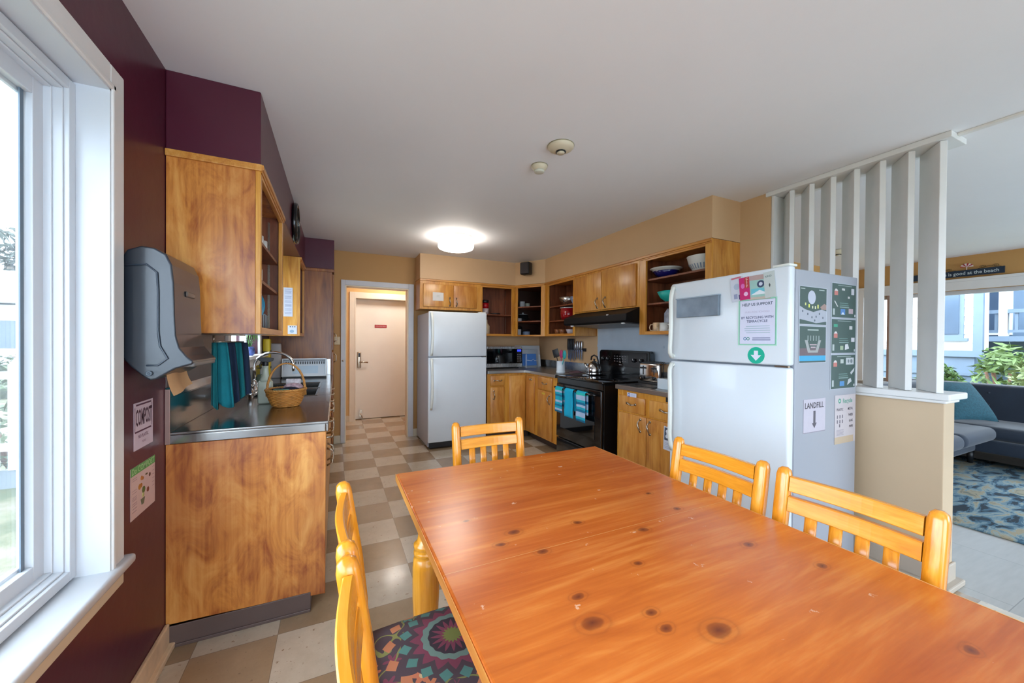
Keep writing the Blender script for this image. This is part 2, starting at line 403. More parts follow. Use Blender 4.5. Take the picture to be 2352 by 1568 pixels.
def floor_mat():
    m, nt, b = nodes('checker_vinyl_tile'); L = nt.links.new
    T = .3048; ti, tj = .3835, 2.2198
    tc = N(nt, 'ShaderNodeTexCoord'); mp = N(nt, 'ShaderNodeMapping')
    mp.inputs['Location'].default_value = (-ti/T, -tj/T, .5); mp.inputs['Scale'].default_value = (1/T, 1/T, 0)
    L(tc.outputs['Object'], mp.inputs['Vector'])
    ck = N(nt, 'ShaderNodeTexChecker'); ck.inputs['Scale'].default_value = 1
    ck.inputs['Color1'].default_value = lin('#9c8468'); ck.inputs['Color2'].default_value = lin('#c3b6a3')
    L(mp.outputs[0], ck.inputs['Vector'])
    # per tile tone
    fl = N(nt, 'ShaderNodeVectorMath', operation='FLOOR'); L(mp.outputs[0], fl.inputs[0])
    wn = N(nt, 'ShaderNodeTexWhiteNoise'); L(fl.outputs[0], wn.inputs['Vector'])
    n1 = N(nt, 'ShaderNodeTexNoise'); n1.inputs['Scale'].default_value = 9; n1.inputs['Detail'].default_value = 8; n1.inputs['Roughness'].default_value = .7; L(tc.outputs['Object'], n1.inputs['Vector'])
    ad = N(nt, 'ShaderNodeMath', operation='MULTIPLY_ADD'); L(wn.outputs['Value'], ad.inputs[0]); ad.inputs[1].default_value = .35
    L(n1.outputs['Fac'], ad.inputs[2])
    rp = N(nt, 'ShaderNodeValToRGB'); rp.color_ramp.elements[0].position = .3; rp.color_ramp.elements[0].color = (.80, .78, .75, 1)
    rp.color_ramp.elements[1].position = .95; rp.color_ramp.elements[1].color = (1.12, 1.12, 1.12, 1); L(ad.outputs[0], rp.inputs['Fac'])
    mx = N(nt, 'ShaderNodeMix', data_type='RGBA', blend_type='MULTIPLY'); mx.inputs['Factor'].default_value = 1
    L(ck.outputs['Color'], mx.inputs[6]); L(rp.outputs['Color'], mx.inputs[7])
    # specks
    n2 = N(nt, 'ShaderNodeTexNoise'); n2.inputs['Scale'].default_value = 55; n2.inputs['Detail'].default_value = 5; L(tc.outputs['Object'], n2.inputs['Vector'])
    r2 = N(nt, 'ShaderNodeValToRGB'); r2.color_ramp.elements[0].position = .64; r2.color_ramp.elements[1].position = .72; L(n2.outputs['Fac'], r2.inputs['Fac'])
    m2 = N(nt, 'ShaderNodeMix', data_type='RGBA'); L(r2.outputs['Color'], m2.inputs['Factor']); L(mx.outputs[2], m2.inputs[6]); m2.inputs[7].default_value = lin('#8a735c')
    # joints
    fr = N(nt, 'ShaderNodeVectorMath', operation='FRACTION'); L(mp.outputs[0], fr.inputs[0])
    sx = N(nt, 'ShaderNodeSeparateXYZ'); L(fr.outputs[0], sx.inputs[0])
    mn = N(nt, 'ShaderNodeMath', operation='MINIMUM'); L(sx.outputs[0], mn.inputs[0]); L(sx.outputs[1], mn.inputs[1])
    lt = N(nt, 'ShaderNodeMath', operation='LESS_THAN'); L(mn.outputs[0], lt.inputs[0]); lt.inputs[1].default_value = .008
    m3 = N(nt, 'ShaderNodeMix', data_type='RGBA'); L(lt.outputs[0], m3.inputs['Factor']); L(m2.outputs[2], m3.inputs[6]); m3.inputs[7].default_value = lin('#857361')
    L(m3.outputs[2], b.inputs['Base Color'])
    b.inputs['Roughness'].default_value = .24; b.inputs['Coat Weight'].default_value = .35; b.inputs['Coat Roughness'].default_value = .12
    bp = N(nt, 'ShaderNodeBump'); bp.inputs['Strength'].default_value = .06; bp.inputs['Distance'].default_value = .01; L(n1.outputs['Fac'], bp.inputs['Height']); L(bp.outputs['Normal'], b.inputs['Normal'])
    return m
M_['floor'] = floor_mat()

def floor2_mat():
    m, nt, b = nodes('pale_vinyl_plank'); L = nt.links.new
    tc = N(nt, 'ShaderNodeTexCoord')
    br = N(nt, 'ShaderNodeTexBrick'); br.inputs['Scale'].default_value = 1.0; br.inputs['Brick Width'].default_value = .61; br.inputs['Row Height'].default_value = .61; br.inputs['Mortar Size'].default_value = .002
    br.inputs['Color1'].default_value = lin('#a7a6a1'); br.inputs['Color2'].default_value = lin('#b0aeaa'); br.inputs['Mortar'].default_value = lin('#84837f')
    mp = N(nt, 'ShaderNodeMapping'); mp.inputs['Rotation'].default_value = (0, 0, R(0)); L(tc.outputs['Object'], mp.inputs['Vector']); L(mp.outputs[0], br.inputs['Vector'])
    m2 = N(nt, 'ShaderNodeMapping'); m2.inputs['Scale'].default_value = (2, 14, 1); L(tc.outputs['Object'], m2.inputs['Vector'])
    n1 = N(nt, 'ShaderNodeTexNoise'); n1.inputs['Scale'].default_value = 3; n1.inputs['Detail'].default_value = 6; L(m2.outputs[0], n1.inputs['Vector'])
    rp = N(nt, 'ShaderNodeValToRGB'); rp.color_ramp.elements[0].color = (.8, .8, .8, 1); rp.color_ramp.elements[1].color = (1.1, 1.1, 1.1, 1); L(n1.outputs['Fac'], rp.inputs['Fac'])
    mx = N(nt, 'ShaderNodeMix', data_type='RGBA', blend_type='MULTIPLY'); mx.inputs['Factor'].default_value = 1; L(br.outputs['Color'], mx.inputs[6]); L(rp.outputs['Color'], mx.inputs[7])
    L(mx.outputs[2], b.inputs['Base Color']); b.inputs['Roughness'].default_value = .3
    return m
M_['floor2'] = floor2_mat()

def rug_mat():
    m, nt, b = nodes('blue_woven_rug'); L = nt.links.new
    tc = N(nt, 'ShaderNodeTexCoord'); mp = N(nt, 'ShaderNodeMapping'); mp.inputs['Scale'].default_value = (1.2, 2.6, 1); L(tc.outputs['Object'], mp.inputs['Vector'])
    n = N(nt, 'ShaderNodeTexNoise'); n.inputs['Scale'].default_value = 3.2; n.inputs['Detail'].default_value = 9; n.inputs['Roughness'].default_value = .62; n.inputs['Distortion'].default_value = .8; L(mp.outputs[0], n.inputs['Vector'])
    rp = N(nt, 'ShaderNodeValToRGB'); rp.color_ramp.interpolation = 'CONSTANT'; e = rp.color_ramp.elements
    e[0].position = 0; e[0].color = lin('#2b3a46'); e[1].position = .42; e[1].color = lin('#486d84')
    for p, c in ((.47, '#7b97a4'), (.52, '#9ba8a6'), (.56, '#a89f88'), (.63, '#7d8277')):
        q = e.new(p); q.color = lin(c)
    L(n.outputs['Fac'], rp.inputs['Fac']); L(rp.outputs['Color'], b.inputs['Base Color']); b.inputs['Roughness'].default_value = .9
    return m
M_['rug'] = rug_mat()

def fabric_mat():
    """dark upholstery with a scalloped medallion and scattered blossoms"""
    m, nt, b = nodes('floral_seat_fabric'); L = nt.links.new
    tc = N(nt, 'ShaderNodeTexCoord')
    def math_(op, a, bb=None, c=None):
        n = N(nt, 'ShaderNodeMath', operation=op)
        for i, x in enumerate((a, bb, c)):
            if x is None: continue
            if isinstance(x, (int, float)): n.inputs[i].default_value = x
            else: L(x, n.inputs[i])
        return n.outputs[0]
    def mix(f, a, bcol):
        n = N(nt, 'ShaderNodeMix', data_type='RGBA'); L(f, n.inputs['Factor']); L(a, n.inputs[6]) if not isinstance(a, tuple) else None
        if isinstance(a, tuple): n.inputs[6].default_value = a
        if isinstance(bcol, tuple): n.inputs[7].default_value = bcol
        else: L(bcol, n.inputs[7])
        return n.outputs[2]
    # scattered flowers
    mpv = N(nt, 'ShaderNodeMapping'); mpv.inputs['Scale'].default_value = (1, 1, 0); L(tc.outputs['Object'], mpv.inputs['Vector'])
    vo = N(nt, 'ShaderNodeTexVoronoi'); vo.inputs['Scale'].default_value = 15; vo.inputs['Randomness'].default_value = .55; L(mpv.outputs[0], vo.inputs['Vector'])
    sc = N(nt, 'ShaderNodeVectorMath', operation='SCALE'); sc.inputs['Scale'].default_value = 15; L(mpv.outputs[0], sc.inputs[0])
    sb = N(nt, 'ShaderNodeVectorMath', operation='SUBTRACT'); L(mpv.outputs[0], sb.inputs[0]); L(vo.outputs['Position'], sb.inputs[1])
    sp = N(nt, 'ShaderNodeSeparateXYZ'); L(sb.outputs[0], sp.inputs[0])
    an = math_('ARCTAN2', sp.outputs[1], sp.outputs[0])
    sh = math_('MULTIPLY_ADD', math_('SINE', math_('MULTIPLY', an, 6)), .09, .33)
    fl = math_('LESS_THAN', vo.outputs['Distance'], sh)
    ce = math_('LESS_THAN', vo.outputs['Distance'], .13)
    spc = N(nt, 'ShaderNodeSeparateColor'); L(vo.outputs['Color'], spc.inputs[0])
    rc = N(nt, 'ShaderNodeValToRGB'); rc.color_ramp.interpolation = 'CONSTANT'; e = rc.color_ramp.elements
    e[0].color = lin('#c87a5a'); e[1].position = .3; e[1].color = lin('#84465a')
    for p, c in ((.5, '#7f8a4a'), (.7, '#4f8f86'), (.85, '#c9805a')):
        q = e.new(p); q.color = lin(c)
    L(spc.outputs[0], rc.inputs['Fac'])
    col = mix(fl, lin('#52464e'), rc.outputs['Color'])
    col = mix(ce, col, lin('#c9b48a'))
    # leaf streaks
    nw = N(nt, 'ShaderNodeTexNoise'); nw.inputs['Scale'].default_value = 9; nw.inputs['Detail'].default_value = 1; L(mpv.outputs[0], nw.inputs['Vector'])
    st = math_('LESS_THAN', math_('ABSOLUTE', math_('SUBTRACT', nw.outputs['Fac'], .5)), .012)
    col = mix(st, col, lin('#868a52'))
    # medallion in the middle of the seat
    so = N(nt, 'ShaderNodeSeparateXYZ'); L(tc.outputs['Object'], so.inputs[0])
    x = math_('SUBTRACT', so.outputs[0], .03); y = math_('ADD', so.outputs[1], .28)
    r = math_('SQRT', math_('ADD', math_('MULTIPLY', x, x), math_('MULTIPLY', y, y)))
    th = math_('ARCTAN2', y, x)
    zig = math_('PINGPONG', math_('MULTIPLY', th, 16/(2*PI)), .5)
    def disc(rad, amp, c, colr):
        f = math_('LESS_THAN', r, math_('MULTIPLY_ADD', zig, amp, rad)); return mix(f, c, colr)
    col = disc(.138, .0, col, lin('#52464e'))
    az = math_('ABSOLUTE', math_('SUBTRACT', r, .168)); col = mix(math_('LESS_THAN', az, math_('MULTIPLY_ADD', zig, .055, -.010)), col, lin('#c4805c'))
    az = math_('ABSOLUTE', math_('SUBTRACT', r, .128)); col = mix(math_('LESS_THAN', az, math_('MULTIPLY_ADD', zig, -.05, .018)), col, lin('#578a84'))
    col = disc(.090, .05, col, lin('#84465a'))
    col = disc(.080, .012, col, lin('#74928a'))
    col = disc(.064, .006, col, lin('#3f3640'))
    col = disc(.030, .06, col, lin('#84465a'))
    col = disc(.020, .02, col, lin('#7f8a4a'))
    L(col, b.inputs['Base Color']); b.inputs['Roughness'].default_value = .85
    return m
M_['fabric'] = fabric_mat()

# ------------------------------------------------------------------ room shell
XL, XR, YB, ZC = -.64, 2.90, 5.164, 2.409
XW, YLB, YN = 7.15, 3.02, -2.3

b = MB()
b.box(-.80, 2.965, YN-.15, 7.3, -.12, 0, 0)
b.box(2.965, 7.35, YN-.15, 5.4, -.12, 0, 1)
struct(b.build('floor', [M_['floor'], M_['floor2']], world=True))
b = MB(); b.box(-.80, 7.35, YN-.15, 7.3, ZC, ZC+.12)
struct(b.build('ceiling', M_['ceil'], world=True))

# left wall with dining window and sink window
def wall_with_holes(mb, axis, a0, a1, s0, s1, z0, z1, holes, mi=0):
    """axis 'X': slab between x=a0..a1 running along y s0..s1; 'Y': slab between y=a0..a1 running along x"""
    def bx(u0, u1, w0, w1):
        if u1 - u0 < 1e-4 or w1 - w0 < 1e-4: return
        if axis == 'X': mb.box(a0, a1, u0, u1, w0, w1, mi)
        else: mb.box(u0, u1, a0, a1, w0, w1, mi)
    cur = s0
    for (h0, h1, q0, q1) in sorted(holes):
        bx(cur, h0, z0, z1); bx(h0, h1, z0, q0); bx(h0, h1, q1, z1); cur = h1
    bx(cur, s1, z0, z1)

b = MB(); wall_with_holes(b, 'X', -.80, XL, YN-.15, YB+.15, 0, ZC, [(-1.80, 1.557, .55, 2.052), (3.02, 4.06, 1.165, 2.02)])
struct(b.build('wall_left', M_['purple'], world=True))
# back wall with door opening
b = MB(); wall_with_holes(b, 'Y', YB, YB+.13, XL, XR+.15, 0, ZC, [(.107, .885, 0, 1.985)])
b.box(1.73, XR, YB-.0015, YB, .0, 2.09, 1)
struct(b.build('wall_back', [M_['ochre'], M_['tanwall']], world=True))
# hall beyond the door
b = MB(); wall_with_holes(b, 'Y', 6.45, 6.58, -.5, 2.0, 0, ZC, [(.27, 1.125, 0, 1.975)])
b.box(-.62, -.5, YB+.13, 6.75, 0, ZC); b.box(2.0, 2.12, YB+.13, 6.75, 0, ZC)
b.box(-.5, 2.0, 6.68, 6.75, 0, ZC)
struct(b.build('wall_hall', mat('hall_ochre_paint', '#dcb477', .6, var=.03), world=True))
# right kitchen wall, upper boxing
b = MB(); b.box(XR, XR+.14, 1.70, YB+.13, 0, ZC)
struct(b.build('wall_right', M_['tanwall'], world=True))
b = MB(); b.prism([(2.899, 1.929), (2.57, 1.929), (2.57, 4.424), (2.313, 4.83), (.97, 4.83), (.97, YB), (2.899, YB)], 'Z', 2.09, ZC)
struct(b.build('wall_soffit_right', M_['tanwall'], world=True), 'tan boxed soffit above the wall cabinets')
b = MB(); b.prism([(XL, 2.022), (-.308, 2.022), (-.308, 4.66), (-.018, 4.66), (-.018, YB), (XL, YB)], 'Z', 2.082, ZC)
struct(b.build('wall_soffit_left', M_['purple'], world=True, bevel=.004), 'aubergine boxed soffit above the sink run')
# pony wall and its cap
b = MB(); b.box(XR, 3.035, .815, 1.70, 0, 1.0)
struct(b.build('wall_partition', M_['tan2'], world=True, bevel=.004), 'beige half wall between kitchen and living room')
b = MB(); b.box(2.88, 3.12, .79, 1.70, 1.0, 1.035); b.box(2.872, 3.05, .80, 1.70, .985, 1.0)
struct(b.build('trim_1', M_['whitetrim'], world=True, bevel=.006), 'white cap on the half wall')
# living room walls
b = MB(); b.box(XR+.14, XW+.15, YLB, YLB+.12, 0, ZC)
struct(b.build('wall_living_back', M_['ochre'], world=True))
LW = (-1.35, 2.84, .76, 1.985)
b = MB(); wall_with_holes(b, 'X', XW, XW+.15, YN-.15, YLB+.12, 0, ZC, [LW])
struct(b.build('wall_living_window', M_['ochre'], world=True))
b = MB(); wall_with_holes(b, 'Y', YN-.15, YN, XL, XW, 0, ZC, [(-.45, 1.75, .12, 2.16), (3.4, 6.8, .12, 2.16)])
struct(b.build('wall_near', M_['tan2'], world=True))

# baseboards
def bboard(name, x0, x1, y0, y1, m='whitetrim', h=.09, cap=None):
    q = MB(); q.box(x0, x1, y0, y1, 0, h)
    dx, dy = x1-x0, y1-y0
    return struct(q.build(name, M_[m], world=True, bevel=.005))
q = MB(); q.box(XL, XL+.016, YN, 2.02, 0, .105); q.box(XL, XL+.034, YN, 2.035, 0, .022)
struct(q.build('baseboard_left', mat('chipped_cream_paint', '#d3b694', .5, var=.15, nscale=14), world=True, bevel=.005))
q = MB(); q.box(-.018, .059, YB-.016, YB, 0, .1); q.box(.953, 1.75, YB-.016, YB, 0, .1)
struct(q.build('baseboard_back', mat('cream_baseboard', '#d9cdb4', .5), world=True, bevel=.004))
q = MB(); q.box(-.5, .2, 6.432, 6.45, 0, .1)
struct(q.build('baseboard_hall', mat('cream_baseboard', '#d9cdb4', .5), world=True, bevel=.004))
q = MB()
for (h, o) in ((.12, .012), (.03, .04)):
    q.box(XR-o, 3.035+o, .815-o, .815, 0, h); q.box(XR-o, XR, .815, 1.69, 0, h); q.box(3.035, 3.035+o, .815, 1.69, 0, h)
struct(q.build('baseboard_partition', mat('taupe_baseboard', '#b7aa9b', .5), world=True, bevel=.006))
q = MB(); q.box(XW-.015, XW, YN, YLB, 0, .1); q.box(XR+.14, XW, YLB-.015, YLB, 0, .1)
struct(q.build('baseboard_living', mat('taupe_baseboard', '#b7aa9b', .5), world=True, bevel=.004))
# ceiling batten running on from the screen header
q = MB(); q.box(2.955, 2.985, YN, .80, ZC-.014, ZC)
struct(q.build('trim_2', M_['ceilt'], world=True, bevel=.003), 'white ceiling batten')

# ---- dining window (window_1)
def window_left():
    y0, y1, z0, z1 = -1.80, 1.557, .55, 2.052  # near half stretched on unseen behind the camera to let in more daylight
    w = D.objects.new('window_1', None); COL.objects.link(w); w['kind'] = 'structure'; w['label'] = 'large white vinyl window over the dining table'; WM[w.name] = Matrix.Identity(4)
    X0 = -.62
    # casing: flat boards with an inner bead
    c = MB()
    c.box(XL, X0, y1, 1.637, z0+.02, 2.13); c.box(XL, X0, y0-.08, y0, z0+.02, 2.13); c.box(XL, X0, y0, y1, z1, 2.13)
    c.box(XL, X0+.006, y1-.0, y1+.018, z0+.02, z1+.018); c.box(XL, X0+.006, y0, y1+.018, z1, z1+.018)
    c.build('casing', M_['whitetrim'], w, bevel=.004)
    j = MB()
    j.box(-.80, XL, y1, y1+.001, z0, z1); j.box(-.79, X0, y1-.006, y1, z0, z1); j.box(-.79, X0, y0, y0+.006, z0, z1); j.box(-.79, X0, y0, y1, z1-.006, z1)
    j.build('jamb', M_['vinyl'], w)
    # stool and apron
    s = MB(); s.rbox(-.79, -.598, y0-.10, 1.66, .555, .585, r=.010)
    s.build('window_sill', M_['vinyl'], w)
    a = MB(); a.box(XL, -.622, y0-.08, 1.64, .50, .556)
    a.build('apron', mat('cream_apron_paint', '#d2bda2', .5), w, bevel=.004)
    # outer vinyl frame
    f = MB()
    def ring(x0, x1, d0, d1, mi=0, zb=.0, yb=.0):
        a0, a1, b0, b1 = y0+d0, y1-d0, z0+.035+d0, z1-d0-.006
        e = d1-d0
        f.box(x0, x1, a1-e, a1, b0, b1, mi); f.box(x0, x1, a0, a0+e, b0, b1, mi)
        f.box(x0, x1, a0+e, a1-e, b1-e, b1, mi); f.box(x0, x1, a0+e, a1-e, b0, b0+e, mi)
    ring(-.775, -.694, .006, .035)
    ring(-.775, -.705, .035, .041)
    ring(-.775, -.725, .041, .047)
    f.build('window_frame', M_['vinyl'], w, bevel=.002)
    # two sashes, the far one nearer the room
    s = MB()
    def sash(ya, yb, x0, x1, t=.048):
        b0, b1 = z0+.035+.04, z1-.05
        s.box(x0, x1, ya, ya+t, b0, b1); s.box(x0, x1, yb-t, yb, b0, b1); s.box(x0, x1, ya+t, yb-t, b0, b0+t); s.box(x0, x1, ya+t, yb-t, b1-t, b1)
        s.box(x0-.004, x1-.018, ya+t, ya+t+.01, b0+t, b1-t); s.box(x0-.004, x1-.018, yb-t-.01, yb-t, b0+t, b1-t)
        s.box(x0-.004, x1-.018, ya+t, yb-t, b0+t, b0+t+.01); s.box(x0-.004, x1-.018, ya+t, yb-t, b1-t-.01, b1-t)
    sash(-.12, y1-.038, -.765, -.741)
    sash(y0+.05, -.07, -.792, -.767)
    s.build('sash', M_['vinyl'], w, bevel=.002)
    g = MB(); g.box(-.757, -.753, -.09, 1.475, .66, 1.97); g.box(-.782, -.778, -1.74, -.10, .66, 1.97)
    g.build('pane', M_['glass'], w)
    e = MB(); e.box(-.7565, -.7535, 1.449, 1.462, .67, 1.96)
    e.build('glazing_spacer', M_['grey'], w)
window_left()

def window_box(n, axis, xin, xout, s0, s1, z0, z1, label, mull=(), casing=.075, cmat='whitetrim', csign=1, sillout=.05, fr=.05, pane_at=None, skip=()):
    """generic window; xin is the room face of the wall, xout the outer face"""
    w = D.objects.new('window_%d' % n, None); COL.objects.link(w); w['kind'] = 'structure'; w['label'] = label; WM[w.name] = Matrix.Identity(4)
    d = 1 if xout > xin else -1      # outward
    def bx(mb, u0, u1, a0, a1, q0, q1, mi=0):
        if axis == 'X': mb.box(a0, a1, u0, u1, q0, q1, mi)
        else: mb.box(u0, u1, a0, a1, q0, q1, mi)
    c = MB(); t = xin - d*.02
    bx(c, s0-casing, s0, t, xin, z0, z1+casing); bx(c, s1, s1+casing, t, xin, z0, z1+casing); bx(c, s0, s1, t, xin, z1, z1+casing)
    bx(c, s0-casing, s1+casing, t-d*.012, xin, z1+casing*.75, z1+casing)
    c.build('casing', M_[cmat], w, bevel=.004)
    s = MB(); bx(s, s0-casing-.02, s1+casing+.02, xin-d*sillout, xin+d*.11, z0-.025, z0); bx(s, s0-casing, s1+casing, xin-d*.018, xin, z0-.10, z0-.025)
    s.build('window_sill', M_[cmat], w, bevel=.004)
    f = MB(); m = (xin+xout)/2 + d*.02; a0, a1 = m-.025, m+.025
    bx(f, s0, s0+fr, a0, a1, z0, z1); bx(f, s1-fr, s1, a0, a1, z0, z1); bx(f, s0+fr, s1-fr, a0, a1, z0, z0+fr); bx(f, s0+fr, s1-fr, a0, a1, z1-fr, z1)
    f.build('window_frame', M_['vinyl'], w, bevel=.003)
    if mull:
        q = MB()
        for (ma, mb_) in mull: bx(q, ma, mb_, xin-d*.0, m+.02, z0, z1)
        q.build('mullion', mat('brown_mullion', '#9c8074', .5), w, bevel=.003)
    p = MB(); bx(p, s0+fr, s1-fr, m-.003, m+.003, z0+fr, z1-fr)
    p.build('pane', M_['glass'], w)
    return w
window_box(2, 'X', XL, -.80, 3.02, 4.06, 1.165, 2.02, 'white window above the sink', sillout=.07)
window_box(3, 'X', XW, XW+.15, *LW, 'wide living room window behind the sofa', mull=((2.515, 2.585), (-.1, -.03)), casing=.14, cmat='whitetrim')
window_box(5, 'Y', YN, YN-.15, -.45, 1.75, .12, 2.16, 'added unseen glass doors for daylight at the near end of the dining area')  # added out of view to light the surfaces facing the camera
window_box(4, 'Y', YN, YN-.15, 3.4, 6.8, .12, 2.16, 'added unseen window for daylight at the near end of the living room')  # added out of view, made large to brighten the living room

# ---- doorway to the hall (door_1) and the hall door (door_2)
d1 = D.objects.new('door_1', None); COL.objects.link(d1); d1['kind'] = 'structure'; d1['label'] = 'open doorway to the hall with grey white casing'; WM[d1.name] = Matrix.Identity(4)
c = MB(); c.box(.059, .107, YB-.02, YB, 0, 2.05); c.box(.885, .953, YB-.02, YB, 0, 2.05); c.box(.107, .885, YB-.02, YB, 1.985, 2.05)
c.build('casing', mat('grey_white_casing', '#cfcfd2', .4), d1, bevel=.004)
c = MB(); c.box(.1071, .122, YB-.015, YB+.145, 0, 1.97); c.box(.870, .8849, YB-.015, YB+.145, 0, 1.97); c.box(.107, .885, YB-.015, YB+.145, 1.97, 1.985)
c.build('jamb', mat('cream_jamb', '#ead9bd', .4), d1, bevel=.002)
c = MB(); c.cyl((.083, YB-.021, 1.035), (.083, YB-.026, 1.035), .011, n=12); c.cyl((.920, YB-.021, 1.035), (.920, YB-.025, 1.035), .006, n=12)
c.build('strike_screw', M_['handle'], d1)

d2 = D.objects.new('door_2', None); COL.objects.link(d2); d2['kind'] = 'structure'; d2['label'] = 'cream hall door with a small red sign'; WM[d2.name] = Matrix.Identity(4)
c = MB(); c.box(.198, .27, 6.43, 6.45, 0, 2.055); c.box(1.125, 1.20, 6.43, 6.45, 0, 2.055); c.box(.27, 1.125, 6.43, 6.45, 1.975, 2.055)
c.box(.2701, .29, 6.43, 6.60, 0, 1.96); c.box(1.105, 1.1249, 6.43, 6.60, 0, 1.96); c.box(.27, 1.125, 6.43, 6.60, 1.96, 1.975)
c.build('door_frame', mat('cream_frame_paint', '#e3dac8', .4), d2, bevel=.003)
c = MB(); c.box(.292, 1.103, 6.60, 6.64, .008, 1.958)
c.build('door_leaf', mat('cream_door_paint', '#ece6da', .4, var=.04, nscale=2), d2, bevel=.002)
c = MB(); c.rbox(.318, .378, 6.575, 6.60, .84, 1.10, r=.012); c.tube([(.36, 6.58, .935), (.36, 6.545, .935), (.40, 6.54, .937), (.48, 6.545, .93)], .011, n=8)
lk = c.build('door_lock', M_['handle'], d2)
c = MB(); c.box(.335, .362, 6.570, 6.576, 1.02, 1.085)
c.build('keypad', M_['blackm'], d2)
c = MB(); c.tube([(.372, 6.59, .10), (.372, 6.56, .10), (.40, 6.545, .03)], .009, n=6); c.box(.355, .39, 6.575, 6.60, .04, .16)
c.build('door_stop', M_['handle'], d2)
c = MB(); c.box(.585, .775, 6.594, 6.60, 1.500, 1.552, 0)
c.text('EMPLOYEES ONLY', .02, Matrix.Translation((.68, 6.5935, 1.526)) @ Matrix.Rotation(R(90), 4, 'X'), 1)
c.build('door_sign', [ink('#a8323a'), ink('#e8d8d4')], d2, label='small red sign with white letters')

# ---- light switch, thermostat
def wall_plate():
    t = thing('light_switch', 'beige light switch plate beside the pantry, left of the doorway casing', 'light switch', (.018, YB, 1.235))
    q = MB(); q.rbox(-.016, .052, YB-.008, YB, 1.235, 1.335, r=.003); q.build('switch_plate', mat('almond_plastic', '#d6c29c', .4), t)
    for z in (1.263, 1.300):
        q = MB(); q.rbox(.010, .027, YB-.016, YB-.007, z, z+.016, r=.003); q.build('toggle', mat('almond_plastic', '#d6c29c', .4), t)
wall_plate()
# ceiling light
t = thing('ceiling_light', 'lit white drum ceiling light near the back of the kitchen', 'ceiling light', (1.168, 3.92, ZC))
q = MB(); q.lathe([(.182, -.001), (.182, -.018), (.176, -.03), (.172, -.034), (.172, -.001)], (1.168, 3.92, ZC), n=40); q.build('base_ring', mat('white_light_base', '#d6d4ce', .4), t)
q = MB(); q.lathe([(.165, -.035), (.188, -.045), (.190, -.06), (.190, -.105), (.182, -.122), (.155, -.133), (.09, -.140), (0, -.142)], (1.168, 3.92, ZC), n=40)
q.build('lamp_shade', mat('glowing_opal_glass', '#ffffff', .3, emit='#fff6ea', es=7.5), t)
def detector(name, label, cat, x, y, r, h, grille):
    t = thing(name, label, cat, (x, y, ZC))
    q = MB(); q.lathe([(r, -.0005), (r, -.010), (r*.93, -.014), (r*.9, -.018), (r*.72, -h*.7), (r*.45, -h), (0, -h)], (x, y, ZC), n=36); q.build('housing', mat('aged_cream_plastic', '#d2c7ad', .45), t)
    q = MB(); q.lathe([(r*1.03, -.0003), (r*1.03, -.004)], (x, y, ZC), n=36); q.build('mounting_rim', mat('aged_rim', '#8c8266', .5), t)
    if grille:
        q = MB()
        q.lathe([(r*.40, -h-.001), (r*.40, -h-.006), (r*.16, -h-.007), (r*.16, -h-.001)], (x, y, ZC), n=10)
        q.build('sensor_grille', M_['blackm'], t)
        q = MB(); q.lathe([(r*.30, -h-.006), (r*.30, -h-.012), (0, -h-.012)], (x, y, ZC), n=24); q.build('sensor_cap', mat('aged_cream_plastic', '#d2c7ad', .45), t)
    else:
        q = MB(); q.lathe([(r*.62, -h*.8), (r*.62, -h*1.15), (r*.5, -h*1.25), (0, -h*1.25)], (x, y, ZC), n=24); q.build('test_button', mat('pale_plastic', '#cdcbba', .45), t)
detector('smoke_detector', 'larger round cream smoke detector with a black slotted centre, on the kitchen ceiling', 'smoke detector', 1.156, 1.825, .074, .032, True)
detector('smoke_detector', 'smaller round cream detector with no slots, behind the larger one', 'smoke detector', 1.165, 2.09, .052, .036, False)
detector('smoke_detector', 'round detector on the living room ceiling seen between the screen slats', 'smoke detector', 5.43, 2.41, .085, .05, True)

# ---- louvred screen on the half wall
t = thing('slatted_screen', 'white floor to ceiling screen of angled vertical slats standing on the half wall', 'room divider', (2.98, 1.25, 1.035))
q = MB(); q.box(2.885, 3.085, .80, 1.73, ZC-.032, ZC-.001); q.build('header_board', M_['whitetrim'], t, bevel=.003)
q = MB(); q.box(2.902, 3.045, 1.680, 1.698, 1.036, ZC-.033); q.build('end_board', M_['whitetrim'], t, bevel=.002)
L_, T_, A_ = .185, .030, R(41)
for k in range(7):
    y = .835 + .1215*k
    q = MB(); Mx = Matrix.Translation((2.912, y, 0)) @ Matrix.Rotation(A_, 4, 'Z')
    q.box(0, L_, -T_/2, T_/2, 1.036, ZC-.033, 0, Mx)
    q.build('slat', M_['whitetrim'], t, bevel=.003)

# ------------------------------------------------------------------ cabinets
def pull(parent, x, z, y=0.0, vertical=True, L=.10):
    """S shaped satin metal pull, centre (x,z), on the plane local y"""
    q = MB(); pts = []; rad = []
    for i in range(13):
        u = i/12; s = (u-.5)*L
        out = .026*math.sin(PI*u)**.6 if 0 < u < 1 else 0
        w = .006*math.sin(2*PI*u)
        pts.append((x+w, y-.004-out, z+s) if vertical else (x+s, y-.004-out, z+w)); rad.append(.0045+.0035*math.sin(PI*u)**2)
    q.tube(pts, .006, n=8, radii=rad)
    for e in (-1, 1):
        if vertical: q.cyl((x, y+.002, z+e*L/2), (x, y-.006, z+e*L/2), .011, n=12)
        else: q.cyl((x+e*L/2, y+.002, z), (x+e*L/2, y-.006, z), .011, n=12)
    return q.build('handle', M_['handle'], parent, local=True)

